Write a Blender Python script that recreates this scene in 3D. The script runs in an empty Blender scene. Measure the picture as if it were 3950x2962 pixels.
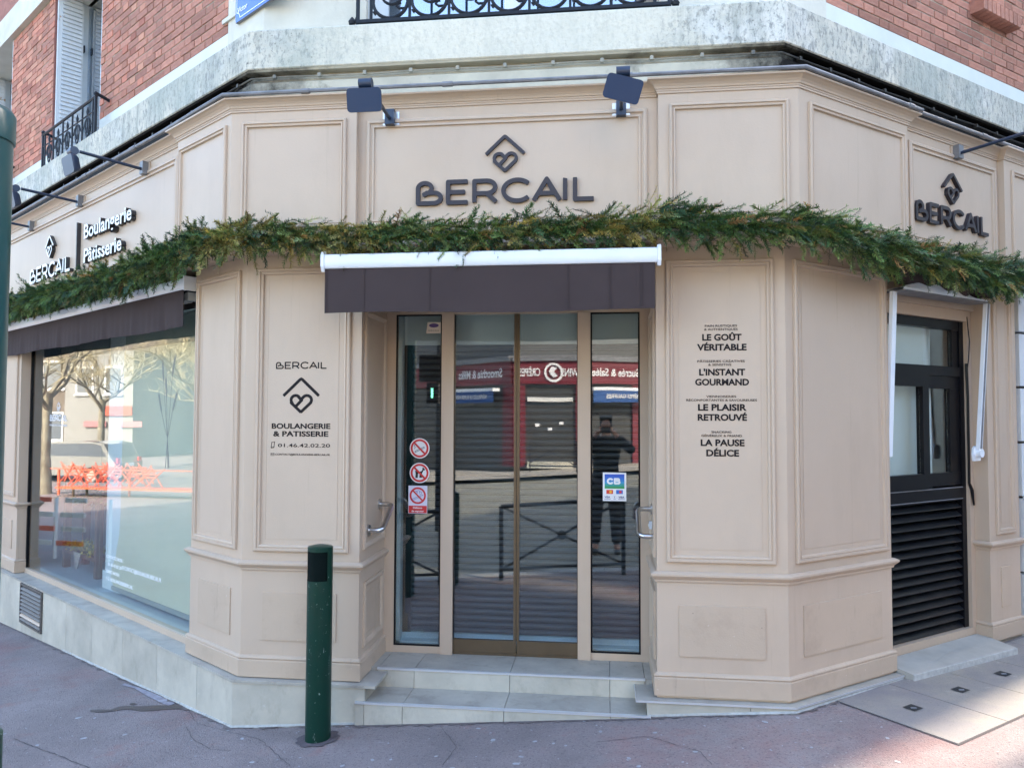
import bpy, bmesh, math, random
import numpy as np
from mathutils import Vector, Matrix
random.seed(7); np.random.seed(7)
SC = bpy.context.scene
COL = SC.collection
rad = math.radians

# ---------------------------------------------------------------- camera, sky, sun
HC = 1.85; CAMY = -4.51892
PITCH, ROLL, YAW = .0414981, .00340897, .11944666
cd = bpy.data.cameras.new('camera'); cam = bpy.data.objects.new('camera', cd); COL.objects.link(cam)
Fv = Vector((-math.sin(YAW)*math.cos(PITCH), math.cos(YAW)*math.cos(PITCH), math.sin(PITCH)))
R0 = Vector((math.cos(YAW), math.sin(YAW), 0)); U0 = R0.cross(Fv)
Rv = math.cos(ROLL)*R0 + math.sin(ROLL)*U0; Uv = -math.sin(ROLL)*R0 + math.cos(ROLL)*U0
M = Matrix((Rv, Uv, -Fv)).transposed().to_4x4(); M.translation = (0, CAMY, HC)
cam.matrix_world = M
cd.sensor_fit = 'HORIZONTAL'; cd.sensor_width = 36; cd.lens = 36*2970.2/3950
cd.clip_start = .05; cd.clip_end = 1500
SC.camera = cam

SUN_AZ = math.atan2(.670, .742)          # direction towards the sun in the xy plane
SUN_EL = rad(38)
W = bpy.data.worlds.new("World"); SC.world = W; W.use_nodes = True
nt = W.node_tree; nt.nodes.clear()
sky = nt.nodes.new('ShaderNodeTexSky'); sky.sky_type = 'NISHITA'; sky.sun_disc = False
sky.sun_elevation = SUN_EL; sky.sun_rotation = math.pi/2 - SUN_AZ
sky.air_density = 1.0; sky.dust_density = 2.2; sky.ozone_density = 1.0
bg = nt.nodes.new('ShaderNodeBackground'); bg.inputs[1].default_value = .15
wo = nt.nodes.new('ShaderNodeOutputWorld')
nt.links.new(sky.outputs[0], bg.inputs[0]); nt.links.new(bg.outputs[0], wo.inputs[0])
sd = bpy.data.lights.new('sun', 'SUN'); sd.energy = 2.0; sd.angle = rad(1.0); sd.color = (1, .87, .70)
so = bpy.data.objects.new('sun', sd); COL.objects.link(so)
sdir = Vector((math.cos(SUN_AZ)*math.cos(SUN_EL), math.sin(SUN_AZ)*math.cos(SUN_EL), math.sin(SUN_EL)))
so.rotation_euler = sdir.to_track_quat('Z', 'Y').to_euler(); so.location = sdir*60
SC.view_settings.view_transform = 'Standard'; SC.view_settings.look = 'None'
SC.view_settings.gamma = 1; SC.view_settings.use_curve_mapping = False
SC.view_settings.exposure = 2.9
SC.render.engine = 'CYCLES'
SC.cycles.max_bounces = 8; SC.cycles.transparent_max_bounces = 12; SC.cycles.glossy_bounces = 4

# ---------------------------------------------------------------- materials
MATS = {}
def mat(name, col, rough=.6, grad=None, var=.0, scale=8., bump=.0, bscale=None, metal=0, spec=.5, col2=None, dirt=None, coat=0, detail=4, stretch=None, rnd=0.):
    """principled material: base colour with noise mottling (col2), optional dirt (colour, amount, scale), bump grain"""
    if name in MATS: return MATS[name]
    m = bpy.data.materials.new(name); m.use_nodes = True; t = m.node_tree; b = t.nodes['Principled BSDF']
    L = t.links.new
    b.inputs['Roughness'].default_value = rough; b.inputs['Metallic'].default_value = metal
    b.inputs['Specular IOR Level'].default_value = spec; b.inputs['Coat Weight'].default_value = coat
    b.inputs['Base Color'].default_value = (*col, 1)
    tc = t.nodes.new('ShaderNodeTexCoord'); src = tc.outputs['Object']
    if stretch:
        mp = t.nodes.new('ShaderNodeMapping'); mp.inputs['Scale'].default_value = stretch
        L(src, mp.inputs[0]); src2 = mp.outputs[0]
    else: src2 = src
    cur = None
    if var > 0 or col2:
        n = t.nodes.new('ShaderNodeTexNoise'); n.inputs['Scale'].default_value = scale; n.inputs['Detail'].default_value = detail
        n.inputs['Roughness'].default_value = .62
        L(src2, n.inputs['Vector'])
        cr = t.nodes.new('ShaderNodeValToRGB'); cr.color_ramp.elements[0].position = .32; cr.color_ramp.elements[1].position = .68
        c2 = col2 or tuple(c*(1-var) for c in col)
        cr.color_ramp.elements[0].color = (*c2, 1); cr.color_ramp.elements[1].color = (*col, 1)
        L(n.outputs['Fac'], cr.inputs[0]); cur = cr.outputs[0]
    for dd in (dirt or []):
        dc, amt, ds, lo, hi = dd[:5]
        n = t.nodes.new('ShaderNodeTexNoise'); n.inputs['Scale'].default_value = ds; n.inputs['Detail'].default_value = 8; n.inputs['Roughness'].default_value = .7
        if len(dd) > 5:
            mp = t.nodes.new('ShaderNodeMapping'); mp.inputs['Scale'].default_value = dd[5]; L(src, mp.inputs[0]); L(mp.outputs[0], n.inputs['Vector'])
        else: L(src, n.inputs['Vector'])
        r = t.nodes.new('ShaderNodeMapRange'); r.inputs[1].default_value = lo; r.inputs[2].default_value = hi; r.inputs[4].default_value = amt
        L(n.outputs['Fac'], r.inputs[0])
        mx = t.nodes.new('ShaderNodeMix'); mx.data_type = 'RGBA'
        L(r.outputs[0], mx.inputs[0])
        if cur: L(cur, mx.inputs[6])
        else: mx.inputs[6].default_value = (*col, 1)
        mx.inputs[7].default_value = (*dc, 1); cur = mx.outputs[2]
    if grad:      # grime that thickens away from the middle of the front: (centre x, from, to, colour)
        cx, g0, g1, gc = grad[:4]
        sp_ = t.nodes.new('ShaderNodeSeparateXYZ'); L(src, sp_.inputs[0]); s_ = t.nodes.new('ShaderNodeMath'); s_.operation = 'SUBTRACT'; L(sp_.outputs[0], s_.inputs[0]); s_.inputs[1].default_value = cx
        ab = t.nodes.new('ShaderNodeMath'); ab.operation = 'ABSOLUTE'; L(s_.outputs[0], ab.inputs[0])
        n = t.nodes.new('ShaderNodeTexNoise'); n.inputs['Scale'].default_value = 3.5; n.inputs['Detail'].default_value = 8; n.inputs['Roughness'].default_value = .75; L(src, n.inputs['Vector'])
        ad = t.nodes.new('ShaderNodeMath'); ad.operation = 'MULTIPLY_ADD'; L(n.outputs['Fac'], ad.inputs[0]); ad.inputs[1].default_value = 1.6; L(ab.outputs[0], ad.inputs[2])
        r = t.nodes.new('ShaderNodeMapRange'); r.inputs[1].default_value = g0+.8; r.inputs[2].default_value = g1+.8; r.inputs[4].default_value = grad[4] if len(grad) > 4 else .93; L(ad.outputs[0], r.inputs[0])
        mx = t.nodes.new('ShaderNodeMix'); mx.data_type = 'RGBA'; L(r.outputs[0], mx.inputs[0])
        if cur: L(cur, mx.inputs[6])
        else: mx.inputs[6].default_value = (*col, 1)
        mx.inputs[7].default_value = (*gc, 1); cur = mx.outputs[2]
    if rnd > 0:
        oi = t.nodes.new('ShaderNodeObjectInfo'); r = t.nodes.new('ShaderNodeMapRange'); r.inputs[3].default_value = 1-rnd; r.inputs[4].default_value = 1+rnd*.6
        L(oi.outputs['Random'], r.inputs[0]); vm = t.nodes.new('ShaderNodeVectorMath'); vm.operation = 'SCALE'
        if cur: L(cur, vm.inputs[0])
        else: vm.inputs[0].default_value = col
        L(r.outputs[0], vm.inputs['Scale']); cur = vm.outputs[0]
    if cur: L(cur, b.inputs['Base Color'])
    if bump > 0:
        n = t.nodes.new('ShaderNodeTexNoise'); n.inputs['Scale'].default_value = bscale or scale*4; n.inputs['Detail'].default_value = 6
        L(src2, n.inputs['Vector'])
        bp = t.nodes.new('ShaderNodeBump'); bp.inputs['Strength'].default_value = bump; bp.inputs['Distance'].default_value = .01
        L(n.outputs['Fac'], bp.inputs['Height']); L(bp.outputs[0], b.inputs['Normal'])
    MATS[name] = m; return m

def glass(name, tint=(.9, .95, .94), refl=.16, rough=0., wav=.0):
    """thin pane: transparent with a Fresnel-weighted mirror on top (refl = reflectance facing the viewer)"""
    m = bpy.data.materials.new(name); m.use_nodes = True; t = m.node_tree; t.nodes.clear(); L = t.links.new
    o = t.nodes.new('ShaderNodeOutputMaterial'); mix = t.nodes.new('ShaderNodeMixShader'); tr = t.nodes.new('ShaderNodeBsdfTransparent')
    gl = t.nodes.new('ShaderNodeBsdfGlossy'); gl.inputs['Roughness'].default_value = rough
    lw = t.nodes.new('ShaderNodeLayerWeight'); lw.inputs['Blend'].default_value = .5
    p = t.nodes.new('ShaderNodeMath'); p.operation = 'POWER'; p.inputs[1].default_value = 4.
    r = t.nodes.new('ShaderNodeMapRange'); r.inputs[3].default_value = refl; r.inputs[4].default_value = 1
    L(lw.outputs['Facing'], p.inputs[0]); L(p.outputs[0], r.inputs[0]); L(r.outputs[0], mix.inputs[0])
    tr.inputs[0].default_value = (*tint, 1); L(tr.outputs[0], mix.inputs[1]); L(gl.outputs[0], mix.inputs[2]); L(mix.outputs[0], o.inputs[0])
    if wav:
        tc = t.nodes.new('ShaderNodeTexCoord'); n = t.nodes.new('ShaderNodeTexNoise'); n.inputs['Scale'].default_value = 2.2; n.inputs['Detail'].default_value = 1
        bp = t.nodes.new('ShaderNodeBump'); bp.inputs['Strength'].default_value = wav; bp.inputs['Distance'].default_value = .02
        L(tc.outputs['Object'], n.inputs['Vector']); L(n.outputs['Fac'], bp.inputs['Height']); L(bp.outputs[0], gl.inputs['Normal'])
    MATS[name] = m; return m

def attrmat(name, rough=.7, attr='tint', spec=.3, bump=0, trans=0):
    m = bpy.data.materials.new(name); m.use_nodes = True; t = m.node_tree; b = t.nodes['Principled BSDF']
    a = t.nodes.new('ShaderNodeAttribute'); a.attribute_name = attr; t.links.new(a.outputs['Color'], b.inputs['Base Color'])
    b.inputs['Roughness'].default_value = rough; b.inputs['Specular IOR Level'].default_value = spec
    if bump:
        n = t.nodes.new('ShaderNodeTexNoise'); n.inputs['Scale'].default_value = 90; bp = t.nodes.new('ShaderNodeBump'); bp.inputs['Strength'].default_value = bump; bp.inputs['Distance'].default_value = .004
        tc = t.nodes.new('ShaderNodeTexCoord'); t.links.new(tc.outputs['Object'], n.inputs['Vector']); t.links.new(n.outputs['Fac'], bp.inputs['Height']); t.links.new(bp.outputs[0], b.inputs['Normal'])
    MATS[name] = m; return m

PAINT = mat('beige_paint', (.55, .420, .308), .45, var=.06, scale=1.1, bump=.08, bscale=120, spec=.35, dirt=[((.42, .31, .22), .45, 2.2, .50, .80, (1, 1, .35)), ((.36, .27, .19), .5, 9, .60, .80, (2.2, 2.2, .10)), ((.30, .23, .17), .6, 30, .70, .76)])
PAINTLOW = mat('beige_paint_scuffed', (.535, .405, .292), .48, var=.10, scale=1.3, bump=.10, bscale=110, spec=.35, dirt=[((.36, .26, .18), .6, 4, .52, .80), ((.22, .17, .13), .7, 44, .67, .71), ((.68, .60, .50), .9, 38, .67, .70), ((.30, .22, .16), .5, 14, .60, .76, (1.5, 1.5, .2))])
DARK = mat('dark_brown_metal', (.030, .024, .029), .42, spec=.4)
PRINT = mat('dark_brown_print', (.014, .010, .010), .7, spec=.25)
PALESHEEN = mat('sheen_letter_face', (.78, .76, .70), .4)  # pale tone painted for the grazing sheen on dark letter faces
BLACKF = mat('black_lacquer', (.005, .005, .007), .3, spec=.2)
WHITE = mat('white_aluminium', (.80, .82, .84), .35, var=.03, scale=3)
WHITEP = mat('white_paint', (.78, .77, .72), .55, var=.08, scale=2)
CONC = mat('weathered_concrete', (.64, .59, .47), .85, grad=(-.62, 1.35, .75, (.68, .63, .50), .68), col2=(.42, .42, .36), scale=2.6, bump=.6, bscale=42,
           dirt=[((.66, .64, .57), .7, 1.4, .50, .60), ((.22, .22, .20), .75, 34, .50, .60, (1, 1, .5)), ((.07, .07, .065), .8, 60, .58, .66), ((.16, .18, .16), .6, 5, .48, .70, (2.2, 2.2, .22)), ((.30, .33, .28), .5, .9, .52, .62)])
CONCC = mat('cleaner_concrete', (.58, .60, .52), .85, grad=(-.62, .75, 1.25, (.36, .375, .34)), col2=(.46, .49, .44), scale=1.8, bump=.3, bscale=36,
           dirt=[((.70, .68, .60), .6, 3.0, .50, .70, (1.5, 1.5, .3)), ((.22, .23, .21), .5, 30, .60, .72), ((.30, .33, .30), .4, 5, .52, .8, (2.5, 2.5, .2))])
GRIME = mat('grimy_moulding', (.30, .28, .22), .8, col2=(.06, .055, .05), scale=3.2, bump=.3, bscale=40, dirt=[((.02, .02, .02), .9, 1.6, .46, .62)])
MOULD = mat('stone_moulding', (.55, .51, .40), .7, grad=(-.62, 1.05, 1.7, (.010, .009, .008), 1.0), spec=.1, col2=(.42, .39, .31), scale=4, bump=.2, bscale=30, dirt=[((.06, .06, .05), .8, 2.2, .60, .74)])
WALLW = mat('cream_render', (.66, .63, .53), .8, col2=(.54, .51, .42), scale=2.5, bump=.15, bscale=50, dirt=[((.36, .33, .27), .5, 5, .58, .8, (1.5, 1.5, .4))])
BANDW = mat('white_band_paint', (.66, .68, .62), .7, var=.1, scale=3, bump=.1)
BRICK = mat('red_brick', (.55, .245, .160), .85, col2=(.42, .18, .125), scale=3.0, bump=.6, bscale=60, rnd=.30, dirt=[((.40, .30, .28), .5, 2.5, .52, .75), ((.14, .08, .08), .5, .7, .60, .8)])
BRICKT = attrmat('red_brick_far', .85, bump=.4)
MORTAR = mat('mortar', (.42, .34, .25), .9, var=.35, scale=20, bump=.5, bscale=80)
STONE = mat('limestone_tile', (.56, .51, .41), .6, col2=(.42, .385, .31), scale=3.2, bump=.15, bscale=60, rnd=.12, dirt=[((.24, .21, .16), .55, 9, .54, .78, (1, 1, .5)), ((.62, .61, .56), .5, 30, .62, .72)])
STONEB = mat('bluestone_tread', (.46, .425, .355), .55, col2=(.34, .31, .265), scale=4.5, bump=.1, bscale=60, rnd=.10, dirt=[((.18, .16, .13), .6, 7, .52, .76), ((.12, .10, .085), .6, 40, .62, .72)])
GROUT = mat('white_grout', (.50, .49, .45), .8, var=.3, scale=30)
NOSE = mat('aluminium_nosing', (.72, .73, .74), .35, metal=.6)
ALU = mat('brushed_steel', (.62, .60, .58), .28, metal=1.0, var=.1, scale=40)
BRONZE = mat('bronze_anodised', (.16, .115, .07), .4, metal=.6, var=.15, scale=6)
FABRIC = mat('aubergine_canvas', (.058, .041, .039), .85, var=.14, scale=2.5, bump=.25, bscale=500, spec=.2)
GREENP = mat('green_enamel', (.003, .032, .020), .3, spec=.3, dirt=[((.22, .30, .26), .95, 40, .64, .66), ((.28, .34, .31), .9, 16, .66, .675, (3, 3, .5)), ((.012, .03, .02), .6, 7, .50, .7)])
TEALP = mat('teal_enamel', (.012, .060, .062), .3, spec=.5, coat=.1, dirt=[((.015, .05, .05), .7, 6, .5, .75)])
IRON = mat('wrought_iron', (.012, .015, .021), .5, spec=.25, bump=.3, bscale=60)
PIPE = mat('grey_conduit', (.22, .22, .23), .45, var=.4, scale=9)
CABLE = mat('painted_cable', (.36, .34, .27), .6, grad=(-.62, 1.05, 1.7, (.03, .028, .025), 1.0), var=.4, scale=12)
LAMPB = mat('navy_lamp_body', (.012, .026, .058), .4, spec=.6, var=.2, scale=20)
SHUT = mat('grey_shutter_slat', (.062, .066, .074), .45, spec=.5)
GLASSD = glass('door_glass', (.88, .92, .92), .13, wav=.012)
GLASSW = glass('window_glass', (.93, .97, .97), .11, wav=.010)
GLASSU = glass('upper_glass', (.6, .7, .8), .45)
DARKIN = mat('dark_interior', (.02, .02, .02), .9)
PALEIN = mat('pale_interior', (.80, .84, .83), .8)
BLIND = mat('pale_blind', (.78, .72, .52), .8, var=.06, scale=2)
WOODD = mat('dark_oak', (.10, .055, .03), .55, var=.4, scale=3, stretch=(8, 8, 1), bump=.2)
ORANGE = mat('orange_lacquer', (.70, .13, .05), .4)
TYRE = mat('tyre_rubber', (.02, .02, .02), .8)
FOAMW = mat('sticker_white', (.80, .80, .80), .5)
RED = mat('sticker_red', (.62, .03, .03), .5)
BLACKP = mat('sticker_black', (.02, .02, .02), .5)
REDB = mat('crimson_board', (.17, .018, .030), .5, var=.1, scale=2)
BLUEB = mat('blue_canvas', (.02, .08, .25), .7)
SKIN = mat('skin', (.45, .25, .17), .5)
COAT = mat('black_coat', (.005, .005, .006), .8)

# ---------------------------------------------------------------- object helpers
def tag(o, label=None, cat=None, group=None, kind=None):
    if label: o['label'] = label
    if cat: o['category'] = cat
    if group: o['group'] = group
    if kind: o['kind'] = kind
    return o
def thing(name, label, cat, loc=(0, 0, 0), group=None):
    o = bpy.data.objects.new(name, None); COL.objects.link(o); o.location = loc; o.empty_display_size = .1
    return tag(o, label, cat, group)
class MB:
    def __init__(s): s.v = []; s.f = []; s.sm = False
    def quad(s, a, b, c, d):
        n = len(s.v); s.v += [tuple(a), tuple(b), tuple(c), tuple(d)]; s.f.append((n, n+1, n+2, n+3)); return s
    def poly(s, pts):
        n = len(s.v); s.v += [tuple(p) for p in pts]; s.f.append(tuple(range(n, n+len(pts)))); return s
    def hexa(s, p):   # 8 points: bottom 4 ccw, top 4
        n = len(s.v); s.v += [tuple(q) for q in p]
        for f in ((0, 3, 2, 1), (4, 5, 6, 7), (0, 1, 5, 4), (1, 2, 6, 5), (2, 3, 7, 6), (3, 0, 4, 7)): s.f.append(tuple(n+i for i in f))
        return s
    def box(s, x0, x1, y0, y1, z0, z1):
        return s.hexa([(x0, y0, z0), (x1, y0, z0), (x1, y1, z0), (x0, y1, z0), (x0, y0, z1), (x1, y0, z1), (x1, y1, z1), (x0, y1, z1)])
    def grid(s, rows, close=False):
        n = len(s.v); m = len(rows[0])
        for r in rows: s.v += [tuple(p) for p in r]
        for i in range(len(rows)-1):
            for j in range(m if close else m-1):
                k = (j+1) % m; s.f.append((n+i*m+j, n+i*m+k, n+(i+1)*m+k, n+(i+1)*m+j))
        return s
    def tube(s, pts, r, seg=8, caps=True):
        pts = [Vector(p) for p in pts]; rs = r if isinstance(r, (list, tuple)) else [r]*len(pts)
        rows = []; up = None
        for i, p in enumerate(pts):
            d = (pts[min(i+1, len(pts)-1)]-pts[max(i-1, 0)]).normalized()
            if up is None:
                up = Vector((0, 0, 1)) if abs(d.z) < .9 else Vector((1, 0, 0))
            a = d.cross(up)
            if a.length < 1e-4: a = d.cross(Vector((0, 1, .1)))
            a.normalize(); b = a.cross(d).normalized(); up = b
            rows.append([p + (a*math.cos(t)+b*math.sin(t))*rs[i] for t in [2*math.pi*k/seg for k in range(seg)]])
        n = len(s.v); s.grid(rows, True)
        if caps: s.f.append(tuple(n+seg-1-k for k in range(seg))); s.f.append(tuple(n+(len(rows)-1)*seg+k for k in range(seg)))
        return s
    def lathe(s, prof, c=(0, 0), seg=32):
        rows = [[(c[0]+r*math.cos(2*math.pi*k/seg), c[1]+r*math.sin(2*math.pi*k/seg), z) for k in range(seg)] for r, z in prof]
        return s.grid(rows, True)
    def build(s, name, m, parent=None, smooth=False, fix=True, loc=None):
        me = bpy.data.meshes.new(name); me.from_pydata(s.v, [], s.f); 
        if fix:
            bm = bmesh.new(); bm.from_mesh(me); bmesh.ops.recalc_face_normals(bm, faces=bm.faces); bm.to_mesh(me); bm.free()
        if smooth:
            me.polygons.foreach_set('use_smooth', [True]*len(me.polygons))
            try: me.set_sharp_from_angle(angle=rad(40))
            except Exception: pass
        me.materials.append(m); o = bpy.data.objects.new(name, me); COL.objects.link(o)
        if parent: o.parent = parent
        return o
def child(o, parent):
    o.parent = parent; return o

class Face:
    """a vertical wall frame: s along the wall, off outward, z up"""
    def __init__(s, O, D, N, rd): s.O = Vector((O[0], O[1], 0)); s.D = Vector((D[0], D[1], 0)); s.N = Vector((N[0], N[1], 0)); s.rd = rd
    def p(s, a, off, z): return s.O + s.D*a + s.N*off + Vector((0, 0, z))
    def xy(s, a, off): q = s.p(a, off, 0); return (q.x, q.y)
    def box(s, mb, s0, s1, o0, o1, z0, z1):
        return mb.hexa([s.p(s0, o0, z0), s.p(s1, o0, z0), s.p(s1, o1, z0), s.p(s0, o1, z0), s.p(s0, o0, z1), s.p(s1, o0, z1), s.p(s1, o1, z1), s.p(s0, o1, z1)])
    def b(s, name, m, parent, s0, s1, o0, o1, z0, z1): return s.box(MB(), s0, s1, o0, o1, z0, z1).build(name, m, parent)
    def mtx(s, a, off, z):   # text frame: X reading direction, Y up, Z outward
        X = s.D*s.rd; m = Matrix((X, Vector((0, 0, 1)), s.N)).transposed().to_4x4(); m.translation = s.p(a, off, z); return m
XL, XR = -2.20094, 1.02340
aL, aR = .951225, .89396
fL = Face((XL, 0), (-math.sin(aL), math.cos(aL)), (-math.cos(aL), -math.sin(aL)), -1)
fR = Face((XR, 0), (math.sin(aR), math.cos(aR)), (math.cos(aR), -math.sin(aR)), 1)
fC = Face((0, 0), (1, 0), (0, -1), 1)
fJL = Face((-1.462, 0), (0, 1), (1, 0), 1)
fJR = Face((.297, 0), (0, 1), (-1, 0), -1)
cornerL = lambda off: (XL - math.tan((math.pi/2-aL)/2)*off, -off)
cornerR = lambda off: (XR + math.tan((math.pi/2-aR)/2)*off, -off)

def sweep(path, prof, close=True, caps=True, mb=None):
    """sweep a profile [(outward, z)] along a plan path with mitred corners (outward = right-hand side of travel)"""
    P = [Vector((p[0], p[1])) for p in path]; n = len(P); rows = []
    for i in range(n):
        d0 = (P[i]-P[i-1]).normalized() if i > 0 else None
        d1 = (P[i+1]-P[i]).normalized() if i < n-1 else None
        n0 = Vector((d0.y, -d0.x)) if d0 else None; n1 = Vector((d1.y, -d1.x)) if d1 else None
        if n0 and n1: mm = (n0+n1); mm = mm/max(.15, mm.dot(n1)) if mm.length > 1e-6 else n1
        else: mm = n0 or n1
        rows.append([(P[i].x+mm.x*o, P[i].y+mm.y*o, z) for o, z in prof])
    mb = mb or MB(); k = len(mb.v); mb.grid(rows, close)
    if caps and close:
        m = len(prof); mb.f.append(tuple(k+j for j in range(m))); mb.f.append(tuple(k+(n-1)*m+j for j in reversed(range(m))))
    return mb
def frame(face, s0, s1, z0, z1, rings, mb=None, center=True):
    """concentric moulding rings [(inset, off)] on a wall, centre filled with the last ring"""
    mb = mb or MB(); rows = []
    for ins, off in rings:
        rows.append([face.p(s0+ins, off, z0+ins), face.p(s1-ins, off, z0+ins), face.p(s1-ins, off, z1-ins), face.p(s0+ins, off, z1-ins)])
    n = len(mb.v); mb.grid(rows, True)
    if center: k = n+4*(len(rows)-1); mb.f.append((k, k+1, k+2, k+3))
    return mb

# ---------------------------------------------------------------- lettering
def text(body, face, sa, sb, z, h, m, parent, name='lettering', ext=.0008, off=.002, bold=.0, mirror=False, z1=None):
    """flat lettering fitted between sa (left as read) and sb, baseline z, cap height h"""
    cu = bpy.data.curves.new(name, 'FONT'); cu.body = body; cu.size = 1; cu.resolution_u = 3; cu.extrude = ext; cu.offset = bold
    cu.align_x = 'LEFT'
    o = bpy.data.objects.new(name, cu); COL.objects.link(o)
    dg = bpy.context.evaluated_depsgraph_get(); me = bpy.data.meshes.new_from_object(o.evaluated_get(dg)); bpy.data.objects.remove(o)
    n = len(me.vertices); co = np.empty(n*3, 'f'); me.vertices.foreach_get('co', co); co = co.reshape(-1, 3)
    x0, x1 = co[:, 0].min(), co[:, 0].max()
    cap = .729*1.0 if True else 1
    w = abs(sb-sa)
    co[:, 0] = (co[:, 0]-x0)*w/(x1-x0); co[:, 1] = co[:, 1]*h/CAPH; co[:, 2] += ext
    me.vertices.foreach_set('co', co.ravel()); me.update()
    ob = bpy.data.objects.new(name, me); COL.objects.link(ob); me.materials.clear(); me.materials.append(m)
    ob.parent = parent; ob.matrix_world = face.mtx(sa, off, z)
    return ob
cu = bpy.data.curves.new('t', 'FONT'); cu.body = 'H'; o = bpy.data.objects.new('t', cu); COL.objects.link(o)
_me = bpy.data.meshes.new_from_object(o.evaluated_get(bpy.context.evaluated_depsgraph_get())); CAPH = max(v.co.y for v in _me.vertices)
bpy.data.objects.remove(o)

def arc(cx, cy, r, a0, a1, n=14, ry=None):
    ry = ry or r
    return [(cx+r*math.cos(rad(a0+(a1-a0)*i/n)), cy+ry*math.sin(rad(a0+(a1-a0)*i/n))) for i in range(n+1)]
def stroke_shape(lines, w, cell=None, rnd=.25):
    """union outline of thick polylines -> list of closed loops (marching squares on a distance field)"""
    pts = np.array([p for l in lines for p in l]); lo = pts.min(0)-w; hi = pts.max(0)+w
    cell = cell or w/5.; nx = int((hi[0]-lo[0])/cell)+2; ny = int((hi[1]-lo[1])/cell)+2
    X, Y = np.meshgrid(lo[0]+np.arange(nx)*cell, lo[1]+np.arange(ny)*cell, indexing='ij'); D = np.full(X.shape, 9e9)
    rr = w*.5*rnd; hw = w*.5-rr
    for l in lines:
        for k, (a, b) in enumerate(zip(l[:-1], l[1:])):
            a = np.array(a); b = np.array(b); d = b-a; Ln = np.hypot(*d); 
            if Ln < 1e-9: continue
            d = d/Ln; m = (a+b)/2
            u = np.abs((X-m[0])*d[0]+(Y-m[1])*d[1])-(Ln/2+ (0 if len(l) > 2 and 0 < k < len(l)-2 else 0) ); v = np.abs(-(X-m[0])*d[1]+(Y-m[1])*d[0])-hw
            D = np.minimum(D, np.hypot(np.maximum(u, 0), np.maximum(v, 0))+np.minimum(np.maximum(u, v), 0)-rr)
            if len(l) > 2:
                for q in ([a] if k > 0 else [])+([b] if k < len(l)-2 else []): D = np.minimum(D, np.hypot(X-q[0], Y-q[1])-w/2)
    D[0, :] = D[-1, :] = 1; D[:, 0] = D[:, -1] = 1
    seg = {}
    def ip(i, j, k, l):
        a, b = D[i, j], D[k, l]; t = a/(a-b); return (round(lo[0]+(i+(k-i)*t)*cell, 7), round(lo[1]+(j+(l-j)*t)*cell, 7))
    ins = D < 0
    cells = ins[:-1, :-1]*1+ins[1:, :-1]*2+ins[1:, 1:]*4+ins[:-1, 1:]*8
    for i, j in zip(*np.where((cells > 0) & (cells < 15))):
        c = cells[i, j]; e = [lambda: ip(i, j, i+1, j), lambda: ip(i+1, j, i+1, j+1), lambda: ip(i, j+1, i+1, j+1), lambda: ip(i, j, i, j+1)]
        T = {1: [(3, 0)], 2: [(0, 1)], 3: [(3, 1)], 4: [(1, 2)], 5: [(3, 2), (1, 0)], 6: [(0, 2)], 7: [(3, 2)], 8: [(2, 3)], 9: [(2, 0)], 10: [(0, 3), (2, 1)], 11: [(2, 1)], 12: [(1, 3)], 13: [(1, 0)], 14: [(0, 3)]}[c]
        for a, b in T: seg[e[a]()] = e[b]()
    loops = []
    while seg:
        st, nx_ = seg.popitem(); lp = [st]
        while nx_ != st and nx_ in seg: lp.append(nx_); nx_ = seg.pop(nx_)
        if len(lp) > 8:
            a = lp[:]; out = []
            for k in range(len(a)):
                p0, p1, p2 = np.array(out[-1] if out else a[k-1]), np.array(a[k]), np.array(a[(k+1) % len(a)])
                c = abs((p1[0]-p0[0])*(p2[1]-p0[1])-(p1[1]-p0[1])*(p2[0]-p0[0]))
                if c > cell*cell*.06 or np.hypot(*(p1-p0)) > cell*14: out.append(a[k])
            loops.append(out)
    return loops
def extrude_loops(loops, name, depth, m, side=None):
    cu = bpy.data.curves.new(name, 'CURVE'); cu.dimensions = '2D'; cu.fill_mode = 'BOTH'; cu.extrude = depth/2
    for lp in loops:
        sp = cu.splines.new('POLY'); sp.points.add(len(lp)-1); sp.use_cyclic_u = True
        for q, p in zip(sp.points, lp): q.co = (p[0], p[1], 0, 1)
    o = bpy.data.objects.new(name, cu); COL.objects.link(o)
    me = bpy.data.meshes.new_from_object(o.evaluated_get(bpy.context.evaluated_depsgraph_get())); bpy.data.objects.remove(o)
    me.materials.clear(); me.materials.append(m); me.transform(Matrix.Translation((0, 0, depth/2)))
    if side:
        me.materials.append(side)
        for p in me.polygons: p.material_index = 0 if p.normal.z > .7 else 1
    return me
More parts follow.
